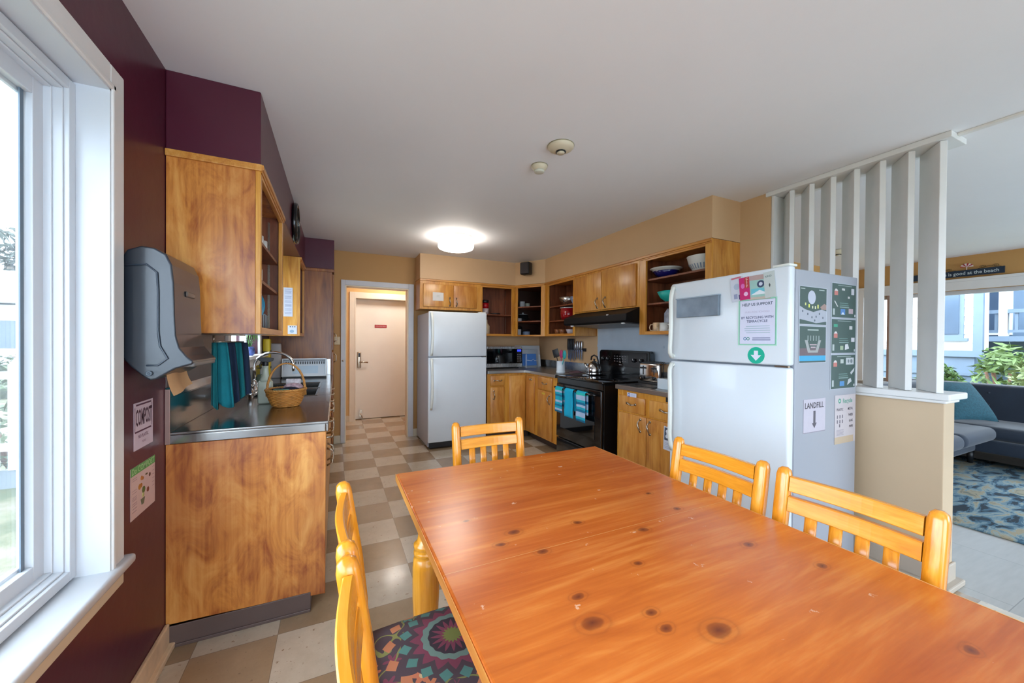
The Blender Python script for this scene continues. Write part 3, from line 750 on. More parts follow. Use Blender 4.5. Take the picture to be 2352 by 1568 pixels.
def open_cab(name, label, loc, rz, w, d, h, sl, sr, shelves, top=.05, bot=.03, mold=True, side_mat='cab', backm='cabin', group=None):
    """open shelf wall cabinet; local x = width left to right, y = depth into the wall, z up"""
    t = thing(name, label, 'cabinet', loc, rz, group)
    q = MB(); k = .018
    q.box(0, k, .02, d, 0, h); q.box(w-k, w, .02, d, 0, h); q.box(k, w-k, .02, d, h-k, h); q.box(k, w-k, .02, d, 0, k)
    q.build('carcass', M_[side_mat], t, local=True, bevel=.001)
    q = MB(); q.box(k, w-k, d-.012, d-.002, k, h-k); q.box(k, k+.003, .02, d-.012, k, h-k); q.box(w-k-.003, w-k, .02, d-.012, k, h-k)
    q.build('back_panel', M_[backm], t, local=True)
    for (a, c) in ((0, sl), (w-sr, w)): MB().box(a, c, 0, .02, 0, h).build('stile', M_['cablight'], t, local=True, bevel=.002)
    for (a, c) in ((h-top, h), (0, bot)): MB().box(sl, w-sr, 0, .02, a, c).build('frame_rail', M_['cabh'], t, local=True, bevel=.002)
    for y in (.07, d-.06):
        MB().box(w-k-.0045, w-k-.003, y, y+.012, k+.03, h-k-.03).build('shelf_track', M_['handle'], t, local=True)
    for z in shelves:
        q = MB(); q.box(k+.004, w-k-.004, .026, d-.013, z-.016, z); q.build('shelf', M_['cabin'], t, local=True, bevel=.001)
    if mold:
        q = MB(); q.box(-.004, w+.004, -.012, .0, h-.022, h+.001); q.box(-.002, w+.002, -.006, 0, h-.034, h-.022)
        q.build('moulding', M_['cabh'], t, local=True, bevel=.003)
    return t

def door_cab(name, label, loc, rz, w, d, h, doors, z0, z1, mold=True, group=None, pull_z=.10, hinge=True, base=False):
    t = thing(name, label, 'cabinet', loc, rz, group)
    q = MB(); q.box(0, w, .004, d, 0, h); q.build('carcass', M_['cab'], t, local=True, bevel=.002)
    q = MB(); q.box(0, w, 0, .0045, 0, h); q.build('face_frame', M_['cablight'], t, local=True, bevel=.001)
    for (a, c, hx) in doors:
        q = MB(); q.rbox(a, c, -.017, 0, z0, z1, r=.004, seg=2); dd = q.build('door', M_['cab'], t, local=True)
        if hx is not None: pull(dd, hx, z0+pull_z, -.017)
    if mold:
        q = MB(); q.box(-.004, w+.004, -.012, .0, h-.022, h+.001); q.build('moulding', M_['cabh'], t, local=True, bevel=.003)
    return t

# left wall (front looks towards +X)
lc = open_cab('wall_cabinet', 'open wooden dish cabinet with a big blank end panel, above the steel counter', (-.308, 2.022, 1.321), R(90), .805, .330, .760, .035, .055, (.272, .462), side_mat='cabend')
q = MB(); q.box(XL+.001, -.300, 2.010, 2.022, 2.052, 2.081); q.build('end_moulding', M_['cabh'], lc, bevel=.003)
lc2 = open_cab('wall_cabinet', 'narrow wooden wall cabinet past the sink window, two white notices on its end', (-.308, 4.10, 1.330), R(90), .558, .330, .751, .04, .04, (.3,), side_mat='cablight')
# pantry
t = thing('pantry_cabinet', 'tall dark-stained wooden pantry cabinet in the corner left of the doorway', 'cabinet', (-.33, 4.662, 0))
q = MB(); q.box(-.636, -.038, 4.662, YB-.002, .10, 2.080); q.build('carcass', M_['pantry'], t, bevel=.003)
q = MB(); q.box(-.638, -.10, 4.70, YB-.001, 0, .10); q.build('toe_kick', M_['kick'], t)
for (z0, z1) in ((.12, 1.16), (1.18, 2.03)):
    q = MB(); q.box(-.038, -.020, 4.68, 5.15, z0, z1); dd = q.build('door', M_['pantry'], t, bevel=.004)
    q = MB(); q.tube([(-.02, 4.73, 1.04 if z0 < 1 else 1.27), (.006, 4.73, 1.06 if z0 < 1 else 1.29), (.006, 4.73, 1.12 if z0 < 1 else 1.35), (-.02, 4.73, 1.14 if z0 < 1 else 1.37)], .006, n=8); q.build('handle', M_['handle'], dd)
q = MB(); q.box(-.636, -.012, 4.650, 4.662, 2.050, 2.0815); q.build('moulding', M_['pantry'], t, bevel=.003)

# left base run
t = thing('base_cabinet', 'wooden sink base cabinet with a worn grained end panel beside the dining table', 'cabinet', (-.34, 2.022, 0))
q = MB(); q.box(-.08, -.061, 2.042, 4.659, .085, .853); q.box(XL+.001, -.08, 2.042, 4.659, .085, .105); q.box(XL+.001, XL+.012, 2.042, 4.659, .105, .853); q.box(XL+.012, -.08, 4.64, 4.659, .105, .853); q.build('carcass', M_['cab'], t)
q = MB(); q.prism([(XL+.001, .098), (-.105, .082), (-.105, .070), (-.041, .066), (-.041, .853), (XL+.001, .853)], 'Y', 2.022, 2.042); q.build('end_panel', M_['cabend'], t, bevel=.002)
q = MB(); q.box(XL+.001, -.104, 2.018, 2.024, 0, .090); q.box(XL+.001, -.104, 2.012, 2.022, 0, .014); q.box(-.11, -.103, 2.025, 4.659, 0, .085)
q.build('toe_kick', M_['kick'], t, bevel=.002)
y = 2.05
for i, wd in enumerate((.42, .42, .44, .44, .42, .42)):
    q = MB(); q.rbox(-.0605, -.043, y, y+wd-.012, .70, .835, r=.004, seg=2); dr = q.build('drawer', M_['cab'], t)
    q = MB(); q.tube([(-.043, y+wd/2-.05, .78), (-.016, y+wd/2-.03, .775), (-.012, y+wd/2, .78), (-.016, y+wd/2+.03, .785), (-.043, y+wd/2+.05, .78)], .006, n=8); q.build('handle', M_['handle'], dr)
    q = MB(); q.rbox(-.0605, -.043, y, y+wd-.012, .10, .685, r=.004, seg=2); dr = q.build('door', M_['cab'], t)
    yy = y + (wd-.06 if i % 2 == 0 else .05)
    q = MB(); q.tube([(-.043, yy, .57), (-.014, yy, .585), (-.010, yy+.005, .62), (-.014, yy, .655), (-.043, yy, .67)], .006, n=8); q.build('handle', M_['handle'], dr)
    y += wd

# steel worktop with two bowls
t = thing('steel_worktop', 'long stainless steel sink counter with a raised rear splash and rolled front edge', 'countertop', (-.34, 2.014, .854))
q = MB()
X0, X1, Y0, Y1, ZT = XL+.001, -.029, 2.014, 4.66, .905
bowls = [(-.515, -.125, 2.98, 3.40), (-.515, -.125, 3.46, 3.88)]
def strip(x0, x1, y0, y1): q.box(x0, x1, y0, y1, ZT-.012, ZT)
strip(X0, X1, Y0, 2.98); strip(X0, -.515, 2.98, 3.88); strip(-.125, X1, 2.98, 3.88); strip(-.515, -.125, 3.40, 3.46); strip(X0, X1, 3.88, Y1)
q.box(X1-.012, X1, Y0, Y1, ZT-.051, ZT-.012); q.box(X0, X1-.012, Y0, Y0+.012, ZT-.051, ZT-.012)
q.build('countertop', M_['steel'], t, bevel=.004, bseg=3)
q = MB(); q.box(X0, -.622, Y0, Y1, ZT, 1.050); q.prism([(-.639, 1.05), (-.622, 1.05), (-.639, 1.09)], 'Y', Y0, Y1)
q.box(X0+.018, -.05, Y1-.012, Y1-.001, ZT, 1.085)
q.build('backsplash', M_['steel'], t, bevel=.002)
q = MB(); q.box(X0, -.622, Y0-.002, Y0+.004, ZT-.05, 1.085); q.build('end_cap', mat('worn_steel_edge', '#9a7c72', .35, metal=.7), t, bevel=.001)
for (a, c, e, f) in bowls:
    q = MB(); zb = ZT-.19
    q.box(a, a+.006, e, f, zb, ZT-.002); q.box(c-.006, c, e, f, zb, ZT-.002); q.box(a+.006, c-.006, e, e+.006, zb, ZT-.002); q.box(a+.006, c-.006, f-.006, f, zb, ZT-.002); q.box(a, c, e, f, zb-.006, zb)
    for (u0, u1, v0, v1) in ((a-.012, a, e-.012, f+.012), (c, c+.012, e-.012, f+.012), (a, c, e-.012, e), (a, c, f, f+.012)): q.box(u0, u1, v0, v1, ZT, ZT+.003)
    bw = q.build('sink_bowl', M_['steel'], t, bevel=.004)
    q = MB(); q.lathe([(.045, 0), (.045, .003), (.03, .004), (0, .002)], ((a+c)/2, (e+f)/2, zb), n=24); q.build('drain', M_['chrome'], bw)
# steel sheet on the wall under the dish cabinet
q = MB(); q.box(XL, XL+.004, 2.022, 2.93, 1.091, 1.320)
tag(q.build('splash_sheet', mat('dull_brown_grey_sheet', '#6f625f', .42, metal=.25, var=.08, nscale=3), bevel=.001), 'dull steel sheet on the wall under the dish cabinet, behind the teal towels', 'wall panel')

# back wall cabinets
door_cab('wall_cabinet', 'two-door wooden cabinet above the fridge in the back corner, white card on its left door', (.97, 4.83, 1.70), 0, .830, .333, .385, [(.040, .432, .385), (.440, .765, .475)], .035, .325, pull_z=.07)
# open one beside it
open_cab('wall_cabinet', 'open wooden cabinet with one shelf, between the fridge cabinet and the corner', (1.801, 4.83, 1.365), 0, .511, .333, .720, .02, .05, (.305,))
# diagonal corner unit
dx, dy = 2.57-2.314, 4.424-4.829; dl = math.hypot(dx, dy); da = math.atan2(dy, dx)
t = thing('wall_cabinet', 'open diagonal corner cabinet stacked with pots, under the black speaker', 'cabinet', (2.314, 4.829, 1.365), da)
P5 = [(2.315, 4.832), (2.571, 4.426), (2.898, 4.426), (2.898, 5.162), (2.315, 5.162)]
for (nm, z0, z1, mm) in (('top_panel', 2.067, 2.085, 'cabin'), ('bottom_panel', 1.365, 1.383, 'cab'), ('shelf', 1.566, 1.582, 'cabin'), ('shelf', 1.770, 1.786, 'cabin')):
    q = MB()
    ins = .012 if nm == 'shelf' else 0
    nx, ny = .8446*ins, .5355*ins
    q.prism([(2.315+nx+ins, 4.832+ny), (2.571+nx, 4.426+ny+ins), (2.898-ins, 4.426+ins), (2.898-ins, 5.162-ins), (2.315+ins, 5.162-ins)], 'Z', z0, z1); q.build(nm, M_[mm], t)
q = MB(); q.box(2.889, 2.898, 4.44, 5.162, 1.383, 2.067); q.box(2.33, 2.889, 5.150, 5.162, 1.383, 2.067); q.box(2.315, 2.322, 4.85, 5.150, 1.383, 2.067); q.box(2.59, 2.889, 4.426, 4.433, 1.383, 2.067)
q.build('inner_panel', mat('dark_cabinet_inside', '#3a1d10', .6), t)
for (a, c) in ((0, .042), (dl-.062, dl)): MB().box(a, c, 0, .018, 0, .720).build('stile', M_['cablight'], t, local=True, bevel=.002)
for (a, c) in ((.680, .720), (0, .020)): MB().box(.042, dl-.062, 0, .018, a, c).build('frame_rail', M_['cabh'], t, local=True, bevel=.002)
q = MB(); q.box(0, dl, -.010, 0, .698, .721); q.build('moulding', M_['cabh'], t, local=True, bevel=.002)
# right wall: open / doors over hood / open
open_cab('wall_cabinet', 'open wooden wall cabinet holding a steel bowl and a red pot, left of the hood', (2.57, 4.422, 1.365), R(-90), .702, .329, .720, .085, .04, (.205, .395))
door_cab('wall_cabinet', 'two-door wooden cabinet above the black range hood', (2.57, 3.718, 1.625), R(-90), 1.046, .329, .460, [(.008, .503, .445), (.510, 1.008, .575)], .012, .415, pull_z=.075)
open_cab('wall_cabinet', 'open wooden cabinet with bowls, nearest the big fridge', (2.57, 2.670, 1.365), R(-90), .740, .329, .722, .075, .055, (.285, .508))

# back and right base runs
def base_front(t, x0, x1, z0, z1, kind, pullx=None, pz=None, y=-.017):
    q = MB(); q.rbox(x0, x1, y, 0, z0, z1, r=.004, seg=2); o = q.build(kind, M_['cab'], t, local=True)
    if pullx is not None: pull(o, pullx, pz, y, vertical=(kind == 'door'))
    return o
t = thing('base_cabinet', 'wooden base cabinet in the back corner right of the fridge', 'cabinet', (1.76, 4.48, 0))
q = MB(); q.box(0, 1.138, .004, .683, .10, .874); q.build('carcass', M_['cab'], t, local=True)
q = MB(); q.box(0, .559, 0, .0045, .10, .874); q.build('face_frame', M_['cablight'], t, local=True)
q = MB(); q.box(0, .63, .075, .683, 0, .10); q.build('toe_kick', mat('dark_toe_kick', '#3c2a22', .5), t, local=True)
base_front(t, .040, .238, .720, .850, 'drawer', .14, .785)
base_front(t, .040, .238, .120, .700, 'door', .085, .60)
base_front(t, .306, .545, .120, .845, 'door')
t = thing('base_cabinet', 'wooden base cabinet left of the black range, drawer over a door', 'cabinet', (2.32, 4.478, 0), R(-90))
q = MB(); q.box(.002, .778, .004, .578, .10, .874); q.build('carcass', M_['cab'], t, local=True)
q = MB(); q.box(0, .778, 0, .0045, .10, .874); q.build('face_frame', M_['cablight'], t, local=True)
q = MB(); q.box(0, .778, .08, .578, 0, .10); q.build('toe_kick', mat('dark_toe_kick', '#3c2a22', .5), t, local=True)
base_front(t, .03, .255, .120, .845, 'door')
base_front(t, .350, .690, .705, .860, 'drawer', .52, .785)
base_front(t, .350, .690, .115, .695, 'door', .64, .60)
q = MB()
for dx_ in (.03, .07): q.cyl((.12+dx_, -.017, .80), (.12+dx_, -.030, .80), .012, n=12)
q.build('knob', M_['handle'], t, local=True)
t = thing('base_cabinet', 'wooden base cabinet with two drawers over two doors, beside the big fridge', 'cabinet', (2.32, 2.668, 0), R(-90))
q = MB(); q.box(0, .74, .004, .578, .10, .874); q.build('carcass', M_['cab'], t, local=True)
q = MB(); q.box(0, .74, 0, .0045, .10, .874); q.build('face_frame', M_['cablight'], t, local=True)
q = MB(); q.box(0, .74, .08, .578, 0, .10); q.build('toe_kick', mat('dark_toe_kick', '#3c2a22', .5), t, local=True)
base_front(t, .034, .343, .690, .826, 'drawer', .19, .765)
base_front(t, .394, .700, .690, .826, 'drawer', .56, .765)
base_front(t, .034, .358, .115, .675, 'door', .30, .60)
base_front(t, .366, .700, .115, .675, 'door', .405, .60)
q = MB(); q.box(.55, .572, -.004, .0, .835, .870); q.box(.69, .70, -.004, .0, .835, .870); q.build('drawer_catch', M_['blackm'], t, local=True)

# counters
t = thing('corner_worktop', 'L-shaped steel-edged counter running round the back right corner', 'countertop', (2.3, 4.6, .875))
q = MB(); q.prism([(1.755, 4.45), (2.29, 4.45), (2.29, 3.700), (2.899, 3.700), (2.899, 5.163), (1.755, 5.163)], 'Z', .875, .914); q.build('countertop', steel('dark_steel_top', '#b4b2ae', .33, 'Y'), t, bevel=.004)
q = MB(); q.box(2.880, 2.899, 3.700, 5.163, .914, 1.02); q.box(1.755, 2.880, 5.145, 5.163, .914, 1.02); q.build('backsplash', M_['steelk'], t, bevel=.002)
t = thing('short_worktop', 'short steel-edged counter holding the toaster beside the big fridge', 'countertop', (2.6, 2.3, .875))
q = MB(); q.box(2.29, 2.899, 1.928, 2.670, .875, .914); q.build('countertop', steel('dark_steel_top2', '#a4a09c', .33, 'Y'), t, bevel=.004)
q = MB(); q.box(2.880, 2.899, 1.928, 2.670, .914, 1.02); q.build('backsplash', M_['steelk'], t, bevel=.002)
# steel sheet behind the range
q = MB(); q.box(2.894, 2.8995, 2.672, 3.698, 1.02, 1.62); q.box(2.888, 2.894, 2.672, 3.698, 1.235, 1.262); q.box(2.894, 2.8995, 2.42, 2.672, 1.02, 1.364)
tag(q.build('splash_sheet', mat('brushed_grey_sheet', '#b9c6d2', .38, metal=.2, var=.12, nscale=2.5)), 'grey metal sheet on the wall behind the black range, under the hood', 'wall panel')

# ------------------------------------------------------------------ fridges
def fridge(label, loc, rz, w, d, h, seam, group=None):
    t = thing('refrigerator', label, 'refrigerator', loc, rz)
    q = MB(); q.box(.004, w-.004, .062, d, .025, h-.012); q.build('cabinet_body', mat('fridge_body_shaded_enamel', '#9da1ab', .35, var=.02, nscale=2, bump=.1), t, local=True, bevel=.006)  # body enamel greyer than the doors; shade of the side put into this colour
    q = MB(); q.box(.02, w-.02, .05, .09, .012, .075); q.build('kick_grille', M_['blackm'], t, local=True)
    q = MB()
    for x in (.03, w-.07):
        for y in (.09, d-.07): q.cyl((x+.02, y, .0), (x+.02, y, .03), .015, n=10)
    q.build('foot', M_['blackm'], t, local=True)
    for nm, z0, z1 in (('fridge_door', .085, seam-.005), ('freezer_door', seam+.005, h)):
        q = MB(); q.rbox(0, w, 0, .050, z0, z1, r=.012, seg=3); dd = q.build(nm, M_['fridge'], t, local=True)
        q = MB(); q.box(.012, w-.012, .050, .062, z0+.01, z1-.01); q.build('gasket', M_['gasket'], dd, local=True)
        q = MB(); pts = []; rad = []
        za, zb = (seam-.62, seam-.02) if nm == 'fridge_door' else (seam+.02, h-.02)
        n = 15
        for i in range(n+1):
            u = i/n; z = za + (zb-za)*u
            v = u if nm == 'fridge_door' else 1-u
            out = .018 + .030*min(1, max(0, (v-.0)/.18))**.7
            if v > .9: out -= .02*((v-.9)/.1)**2
            xx = .030 + .016*math.sin(PI*min(1, v*1.1))*.5
            pts.append((xx, -out+.010, z)); rad.append(.0)
        q.sweep(pts, .0145, .011, p=2.6)
        q.cyl((.030, .002, za+.01), (.030, -.012, za+.01), .014, n=12); q.cyl((.030, .002, zb-.01), (.030, -.02, zb-.01), .014, n=12)
        q.build('handle', M_['fridgeh'], dd, local=True)
    q = MB(); q.rbox(w-.095, w-.01, .012, .085, h+.0005, h+.014, r=.004); q.build('hinge_cover', M_['fridgeh'], t, local=True)
    q = MB(); q.box(w-.07, w-.005, -.0, .02, seam-.0045, seam+.0045); q.build('hinge', M_['chrome'], t, local=True)
    return t
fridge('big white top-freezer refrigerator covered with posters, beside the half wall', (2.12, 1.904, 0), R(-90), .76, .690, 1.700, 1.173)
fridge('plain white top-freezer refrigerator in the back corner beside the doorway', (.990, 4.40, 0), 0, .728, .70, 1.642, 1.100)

# ------------------------------------------------------------------ flat paper things
def paper(name, label, cat, loc, rz, w, h, bg, items, tilt=0, group=None, th=.0012):
    """sheet facing local -y, origin at its lower left corner"""
    q = MB(); cols = [ink(bg)]; idx = {bg: 0}
    Mx = Matrix.Translation(loc) @ Matrix.Rotation(rz, 4, 'Z') @ Matrix.Rotation(tilt, 4, 'Y')
    q.box(0, w, -th, 0, 0, h, 0, Mx)
    lay = 0
    def ci(c):
        if c not in idx: idx[c] = len(cols); cols.append(ink(c))
        return idx[c]
    for it in items:
        lay += 1; y = -th-.0002-.00003*lay; k = it[0]
        if k == 'r':
            _, a, b_, c, d, col = it; q.box(a*w, c*w, y, -th, b_*h, d*h, ci(col), Mx)
        elif k == 'c':
            _, cx, cz, r, col = it[:5]; sx = it[5] if len(it) > 5 else 1
            q.prism([(cx*w+r*sx*math.cos(2*PI*i/28), cz*h+r*math.sin(2*PI*i/28)) for i in range(28)], 'Y', y, -th, ci(col), Mx)
        elif k == 'p':
            _, pts, col = it; q.prism([(a*w, b_*h) for a, b_ in pts], 'Y', y, -th, ci(col), Mx)
        elif k == 't':
            _, s, cx, cz, size, col = it[:6]; sx = it[6] if len(it) > 6 else 1; bold = it[7] if len(it) > 7 else .012
            q.text(s, size, Mx @ Matrix.Translation((cx*w, y-.0002, cz*h)) @ Matrix.Rotation(R(90), 4, 'X') @ Matrix.Diagonal((sx, 1, 1, 1)), ci(col), bold=bold)
    o = q.build(name, cols, at=loc)
    tag(o, label, cat, group)
    return o
def lines(x0, x1, zs, col, hh=.006, jit=.08):
    r = random.Random(int(x0*1000) + len(zs))
    return [('r', x0 + r.uniform(0, jit)*(x1-x0), z-hh/2, x1 - r.uniform(0, jit)*(x1-x0), z+hh/2, col) for z in zs]

F = 2.1195   # plane of the big fridge's doors
RM = R(-90)
paper('recycling_poster', 'white poster with a green border reading HELP US SUPPORT, on the freezer door', 'poster', (F, 1.415, 1.282), RM, .212, .262, '#cfd6ea', [
    ('r', 0, 0, 1, 1, '#a8dcc4'), ('r', .03, .02, .97, .98, '#5fae8c'), ('r', .045, .032, .955, .968, '#d6d8ec'),
    ('t', 'HELP US SUPPORT', .5, .875, .0215, '#3c5068', .95, .02)] + [('t', 'OUR LOCAL SCHOOLS', .5, .715, .013, '#b9b4cc')] + [
    ('t', 'BY RECYCLING WITH', .5, .595, .0185, '#3c4a72', .98, .02), ('t', 'TERRACYCLE', .5, .515, .0195, '#4a5478', .98, .02)] + lines(.17, .85, (.41, .365, .32, .275), '#9fb8c4', .012) + [
    ('c', .19, .145, .009, '#3a7aa8'), ('c', .19, .145, .0055, '#d6d8ec'), ('c', .275, .145, .009, '#2f8a78'), ('c', .275, .145, .0055, '#d6d8ec')] + lines(.36, .86, (.16, .12), '#6a7498', .016))
q = MB(); c0 = (F, 1.312, 1.227); Mx = Matrix.Translation(c0) @ Matrix.Rotation(RM, 4, 'Z')
q.prism([(.0465*math.cos(2*PI*i/40), .0465*math.sin(2*PI*i/40)) for i in range(40)], 'Y', -.0008, 0, 0, Mx)
q.prism([(-.011, .026), (-.011, .002), (-.029, .002), (0, -.030), (.029, .002), (.011, .002), (.011, .026)], 'Y', -.0014, -.0008, 1, Mx)
tag(q.build('arrow_sticker', [ink('#0aae90'), ink('#dfe0ee')]), 'round green sticker with a white down arrow, on the freezer door', 'sticker', )

def wrapper(label, y, z, w, h, bg, items, tilt, x=0):
    paper('snack_wrapper', label, 'wrapper', (F-.0018-x, y, z), RM, w, h, bg, items, tilt, group='snack wrappers stuck above the poster', th=.0025)
wrapper('crumpled white snack wrapper, leftmost of the wrappers on the freezer door', 1.452, 1.535, .072, .140, '#c6cbd8', [('r', .1, .93, .9, 1, '#c06a78'), ('r', .2, .1, .5, .3, '#9098b8'), ('c', .5, .6, .018, '#aab6cc'), ('r', .6, .05, .8, .25, '#3a4270')], R(-6))
wrapper('pale blue and grey snack wrapper with a dark round picture, behind the red one', 1.352, 1.538, .115, .135, '#9cc4bc', [('r', 0, .8, 1, 1, '#b49c98'), ('c', .55, .62, .020, '#3c4a68'), ('c', .55, .62, .010, '#c6cfe0'), ('r', .1, .2, .95, .45, '#6cc0d0'), ('p', [(.1, .2), (.5, .38), (.95, .2)], '#dfe6ec'), ('r', 0, 0, 1, .1, '#c2b4a8')], R(0))
wrapper('bright pink snack wrapper with white letters on a red panel', 1.402, 1.540, .058, .128, '#c41c6c', [('c', .35, .62, .014, '#d66ab4', .8), ('c', .62, .25, .012, '#e6b8dc'), ('r', .55, .5, 1.0, .98, '#b43a3c'), ('t', 'C', .78, .91, .018, '#f0dcd4'), ('t', 'L', .78, .80, .018, '#f0dcd4'), ('t', 'I', .78, .69, .018, '#f0dcd4'), ('t', 'F', .78, .58, .018, '#f0dcd4')], R(-4), .003)
wrapper('pale grey snack wrapper with a small dark emblem, rightmost of the wrappers', 1.262, 1.540, .056, .140, '#c0cac8', [('t', 'KIND', .45, .82, .014, '#5a7070'), ('p', [(.42, .48), (.5, .56), (.58, .48), (.5, .38)], '#3c4646')], R(-5), .003)
# grey magnetic tray
t = thing('magnetic_tray', 'shallow grey metal tray stuck on the freezer door', 'tray', (F, 1.68, 1.462))
q = MB(); q.box(F-.022, F-.0015, 1.527, 1.837, 1.462, 1.590); q.build('tray_body', mat('dull_zinc', '#84909c', .5, metal=.6, var=.22, nscale=9), t, bevel=.003)
q = MB(); q.box(F-.026, F-.0015, 1.524, 1.840, 1.584, 1.592); q.build('tray_lip', mat('dull_zinc_lip', '#98a4ae', .4, metal=.6), t, bevel=.001)

S = 1.147   # side of the big fridge body
DK = '#3f5450'
def wall_poster(label, x, z, w, h, items): paper('recycling_guide', label, 'poster', (x, S, z), 0, w, h, '#b6bcc6', [('r', .02, .015, .98, .985, DK)] + items, group='dark green posters on the fridge side')
def bottle(x, z): return [('r', x-.07, z-.07, x+.07, z+.05, '#b87068'), ('p', [(x-.07, z+.05), (x+.07, z+.05), (x+.03, z+.11), (x-.03, z+.11)], '#c9c4c4')]
wall_poster('dark green poster with a white moon and pale landscape, top left on the fridge side', 2.208, 1.396, .266, .206, [
    ('c', .44, .72, .037, '#b4b8c8'), ('p', [(.02, .48), (.2, .40), (.5, .34), (.8, .42), (.98, .38), (.98, .10), (.6, .05), (.3, .10), (.02, .14)], '#a4a8b4'),
    ('r', .20, .50, .24, .57, '#c8cc84'), ('r', .32, .45, .37, .54, '#ced45c'), ('r', .45, .43, .49, .50, '#d0d2b0'), ('r', .55, .42, .59, .50, '#d0d2b0'), ('r', .64, .44, .69, .54, '#cccc70'),
    ('p', [(.75, .48), (.9, .58), (.98, .54), (.98, .42), (.8, .42)], '#9a8078'), ('r', .05, .92, .2, .94, '#a8b4b0'), ('r', .7, .92, .9, .94, '#a8b4b0')] + [('c', x, z, .006, '#5c6470') for x, z in ((.12, .35), (.3, .28), (.45, .2), (.6, .22), (.72, .3), (.85, .2), (.55, .12))])
wall_poster('dark green poster with a pale tub and blue water, lower left on the fridge side', 2.210, 1.190, .262, .200, [
    ('r', .02, .12, .98, .40, '#6a5a60'), ('r', .02, .06, .98, .20, '#3a9cc8'), ('p', [(.2, .62), (.3, .62), (.4, .34), (.6, .34), (.7, .62), (.8, .62), (.68, .28), (.32, .28)], '#9a9c9c'), ('r', .38, .48, .64, .51, '#b8a4ac'), ('r', .42, .41, .60, .44, '#b8a4ac'), ('r', .30, .88, .70, .91, '#a8b4b0')] + [('r', .30+.1*i, .60, .33+.1*i, .74, '#8c9896') for i in range(5)])
for k, (z, lab) in enumerate(((1.443, 'dark green poster of recyclables, topmost of the right-hand three on the fridge side'), (1.240, 'dark green poster of recyclables, middle of the right-hand three on the fridge side'), (1.036, 'dark green poster of recyclables, lowest of the right-hand three on the fridge side'))):
    it = bottle(.18, .72 if k != 1 else .52) + [('r', .06, .08, .13, .26, '#a8b0b0'), ('r', .32, .30, .70, .33, '#7c9490'), ('r', .32, .36, .68, .38, '#6a8a84'), ('r', .32, .42, .66, .44, '#6a8a84'), ('r', .25, .93, .80, .945, '#9aa8a4'), ('r', .92, .05, .96, .12, '#c0c4c8')]
    if k == 0: it += [('r', .36, .10, .54, .26, '#4c7cb8'), ('p', [(.38, .10), (.45, .18), (.52, .10)], '#c8d4e4'), ('r', .68, .14, .86, .28, '#b09ca4'), ('r', .78, .70, .90, .88, '#b8b8c0'), ('r', .64, .58, .72, .64, '#b8b8b8'), ('r', .40, .80, .52, .86, '#b8b8b8'), ('p', [(.10, .48), (.14, .48), (.26, .32), (.22, .32)], '#c0c0c0')]
    if k == 1: it += [('r', .10, .76, .25, .84, '#3c9478'), ('r', .72, .70, .84, .80, '#c0c0c0'), ('r', .80, .34, .94, .46, '#c4c4cc'), ('p', [(.55, .10), (.72, .14), (.66, .28), (.56, .26)], '#c8c8cc'), ('r', .36, .10, .48, .22, '#9aaa8c')]
    if k == 2: it += [('r', .60, .70, .92, .90, '#b4b8bc'), ('c', .7, .8, .010, '#707a80'), ('c', .82, .8, .012, '#707a80'), ('r', .36, .08, .54, .22, '#4c84b8'), ('p', [(.66, .10), (.84, .2), (.8, .3), (.7, .26)], '#b8bcc0'), ('r', .38, .74, .50, .86, '#b0b8b4'), ('p', [(.78, .46), (.95, .6), (.93, .5), (.82, .40)], '#b8bcc0')]
    wall_poster(lab, 2.520, z, .272, .198, it)
paper('landfill_notice', 'white LANDFILL notice with a grey down arrow, low on the fridge side', 'notice', (2.262, S, .812), 0, .210, .182, '#b9b3bf', [
    ('t', 'LANDFILL', .48, .80, .044, '#3c3840', .95, .02), ('p', [(.44, .64), (.54, .64), (.54, .28), (.60, .28), (.49, .12), (.38, .28), (.44, .28)], '#55505a'), ('r', 0, 0, 1, .02, '#8a8490')], R(0))
paper('recycle_notice', 'white Recycle notice listing plastic and metal, low on the fridge side near the half wall', 'notice', (2.572, S, .720), R(0), .226, .280, '#bcb4b8', [
    ('r', 0, 0, .9, .14, '#b8a48c'), ('c', .22, .88, .014, '#3c8a74'), ('c', .22, .88, .007, '#a8c0b8'), ('t', 'Recycle', .60, .87, .036, '#4a9a84', .95), ('t', 'PLASTIC', .24, .70, .021, '#4a4450', .9), ('t', 'METAL', .74, .70, .021, '#4a4450', .9), ('t', 'PAPER', .76, .57, .021, '#4a4450', .85), ('t', 'GLASS', .77, .45, .019, '#4a4450', .8), ('t', 'PAPER', .78, .33, .019, '#4a4450', .8)] +
    [('r', .10+.12*i, .52, .14+.12*i, .59, '#6a6470') for i in range(3)] + [('r', .10+.12*i, .42, .14+.12*i, .49, '#6a6470') for i in range(3)] + [('r', .21, .34, .25, .40, '#6a6470')] + lines(.08, .44, (.28, .255, .23, .205, .18), '#8a8490', .007))

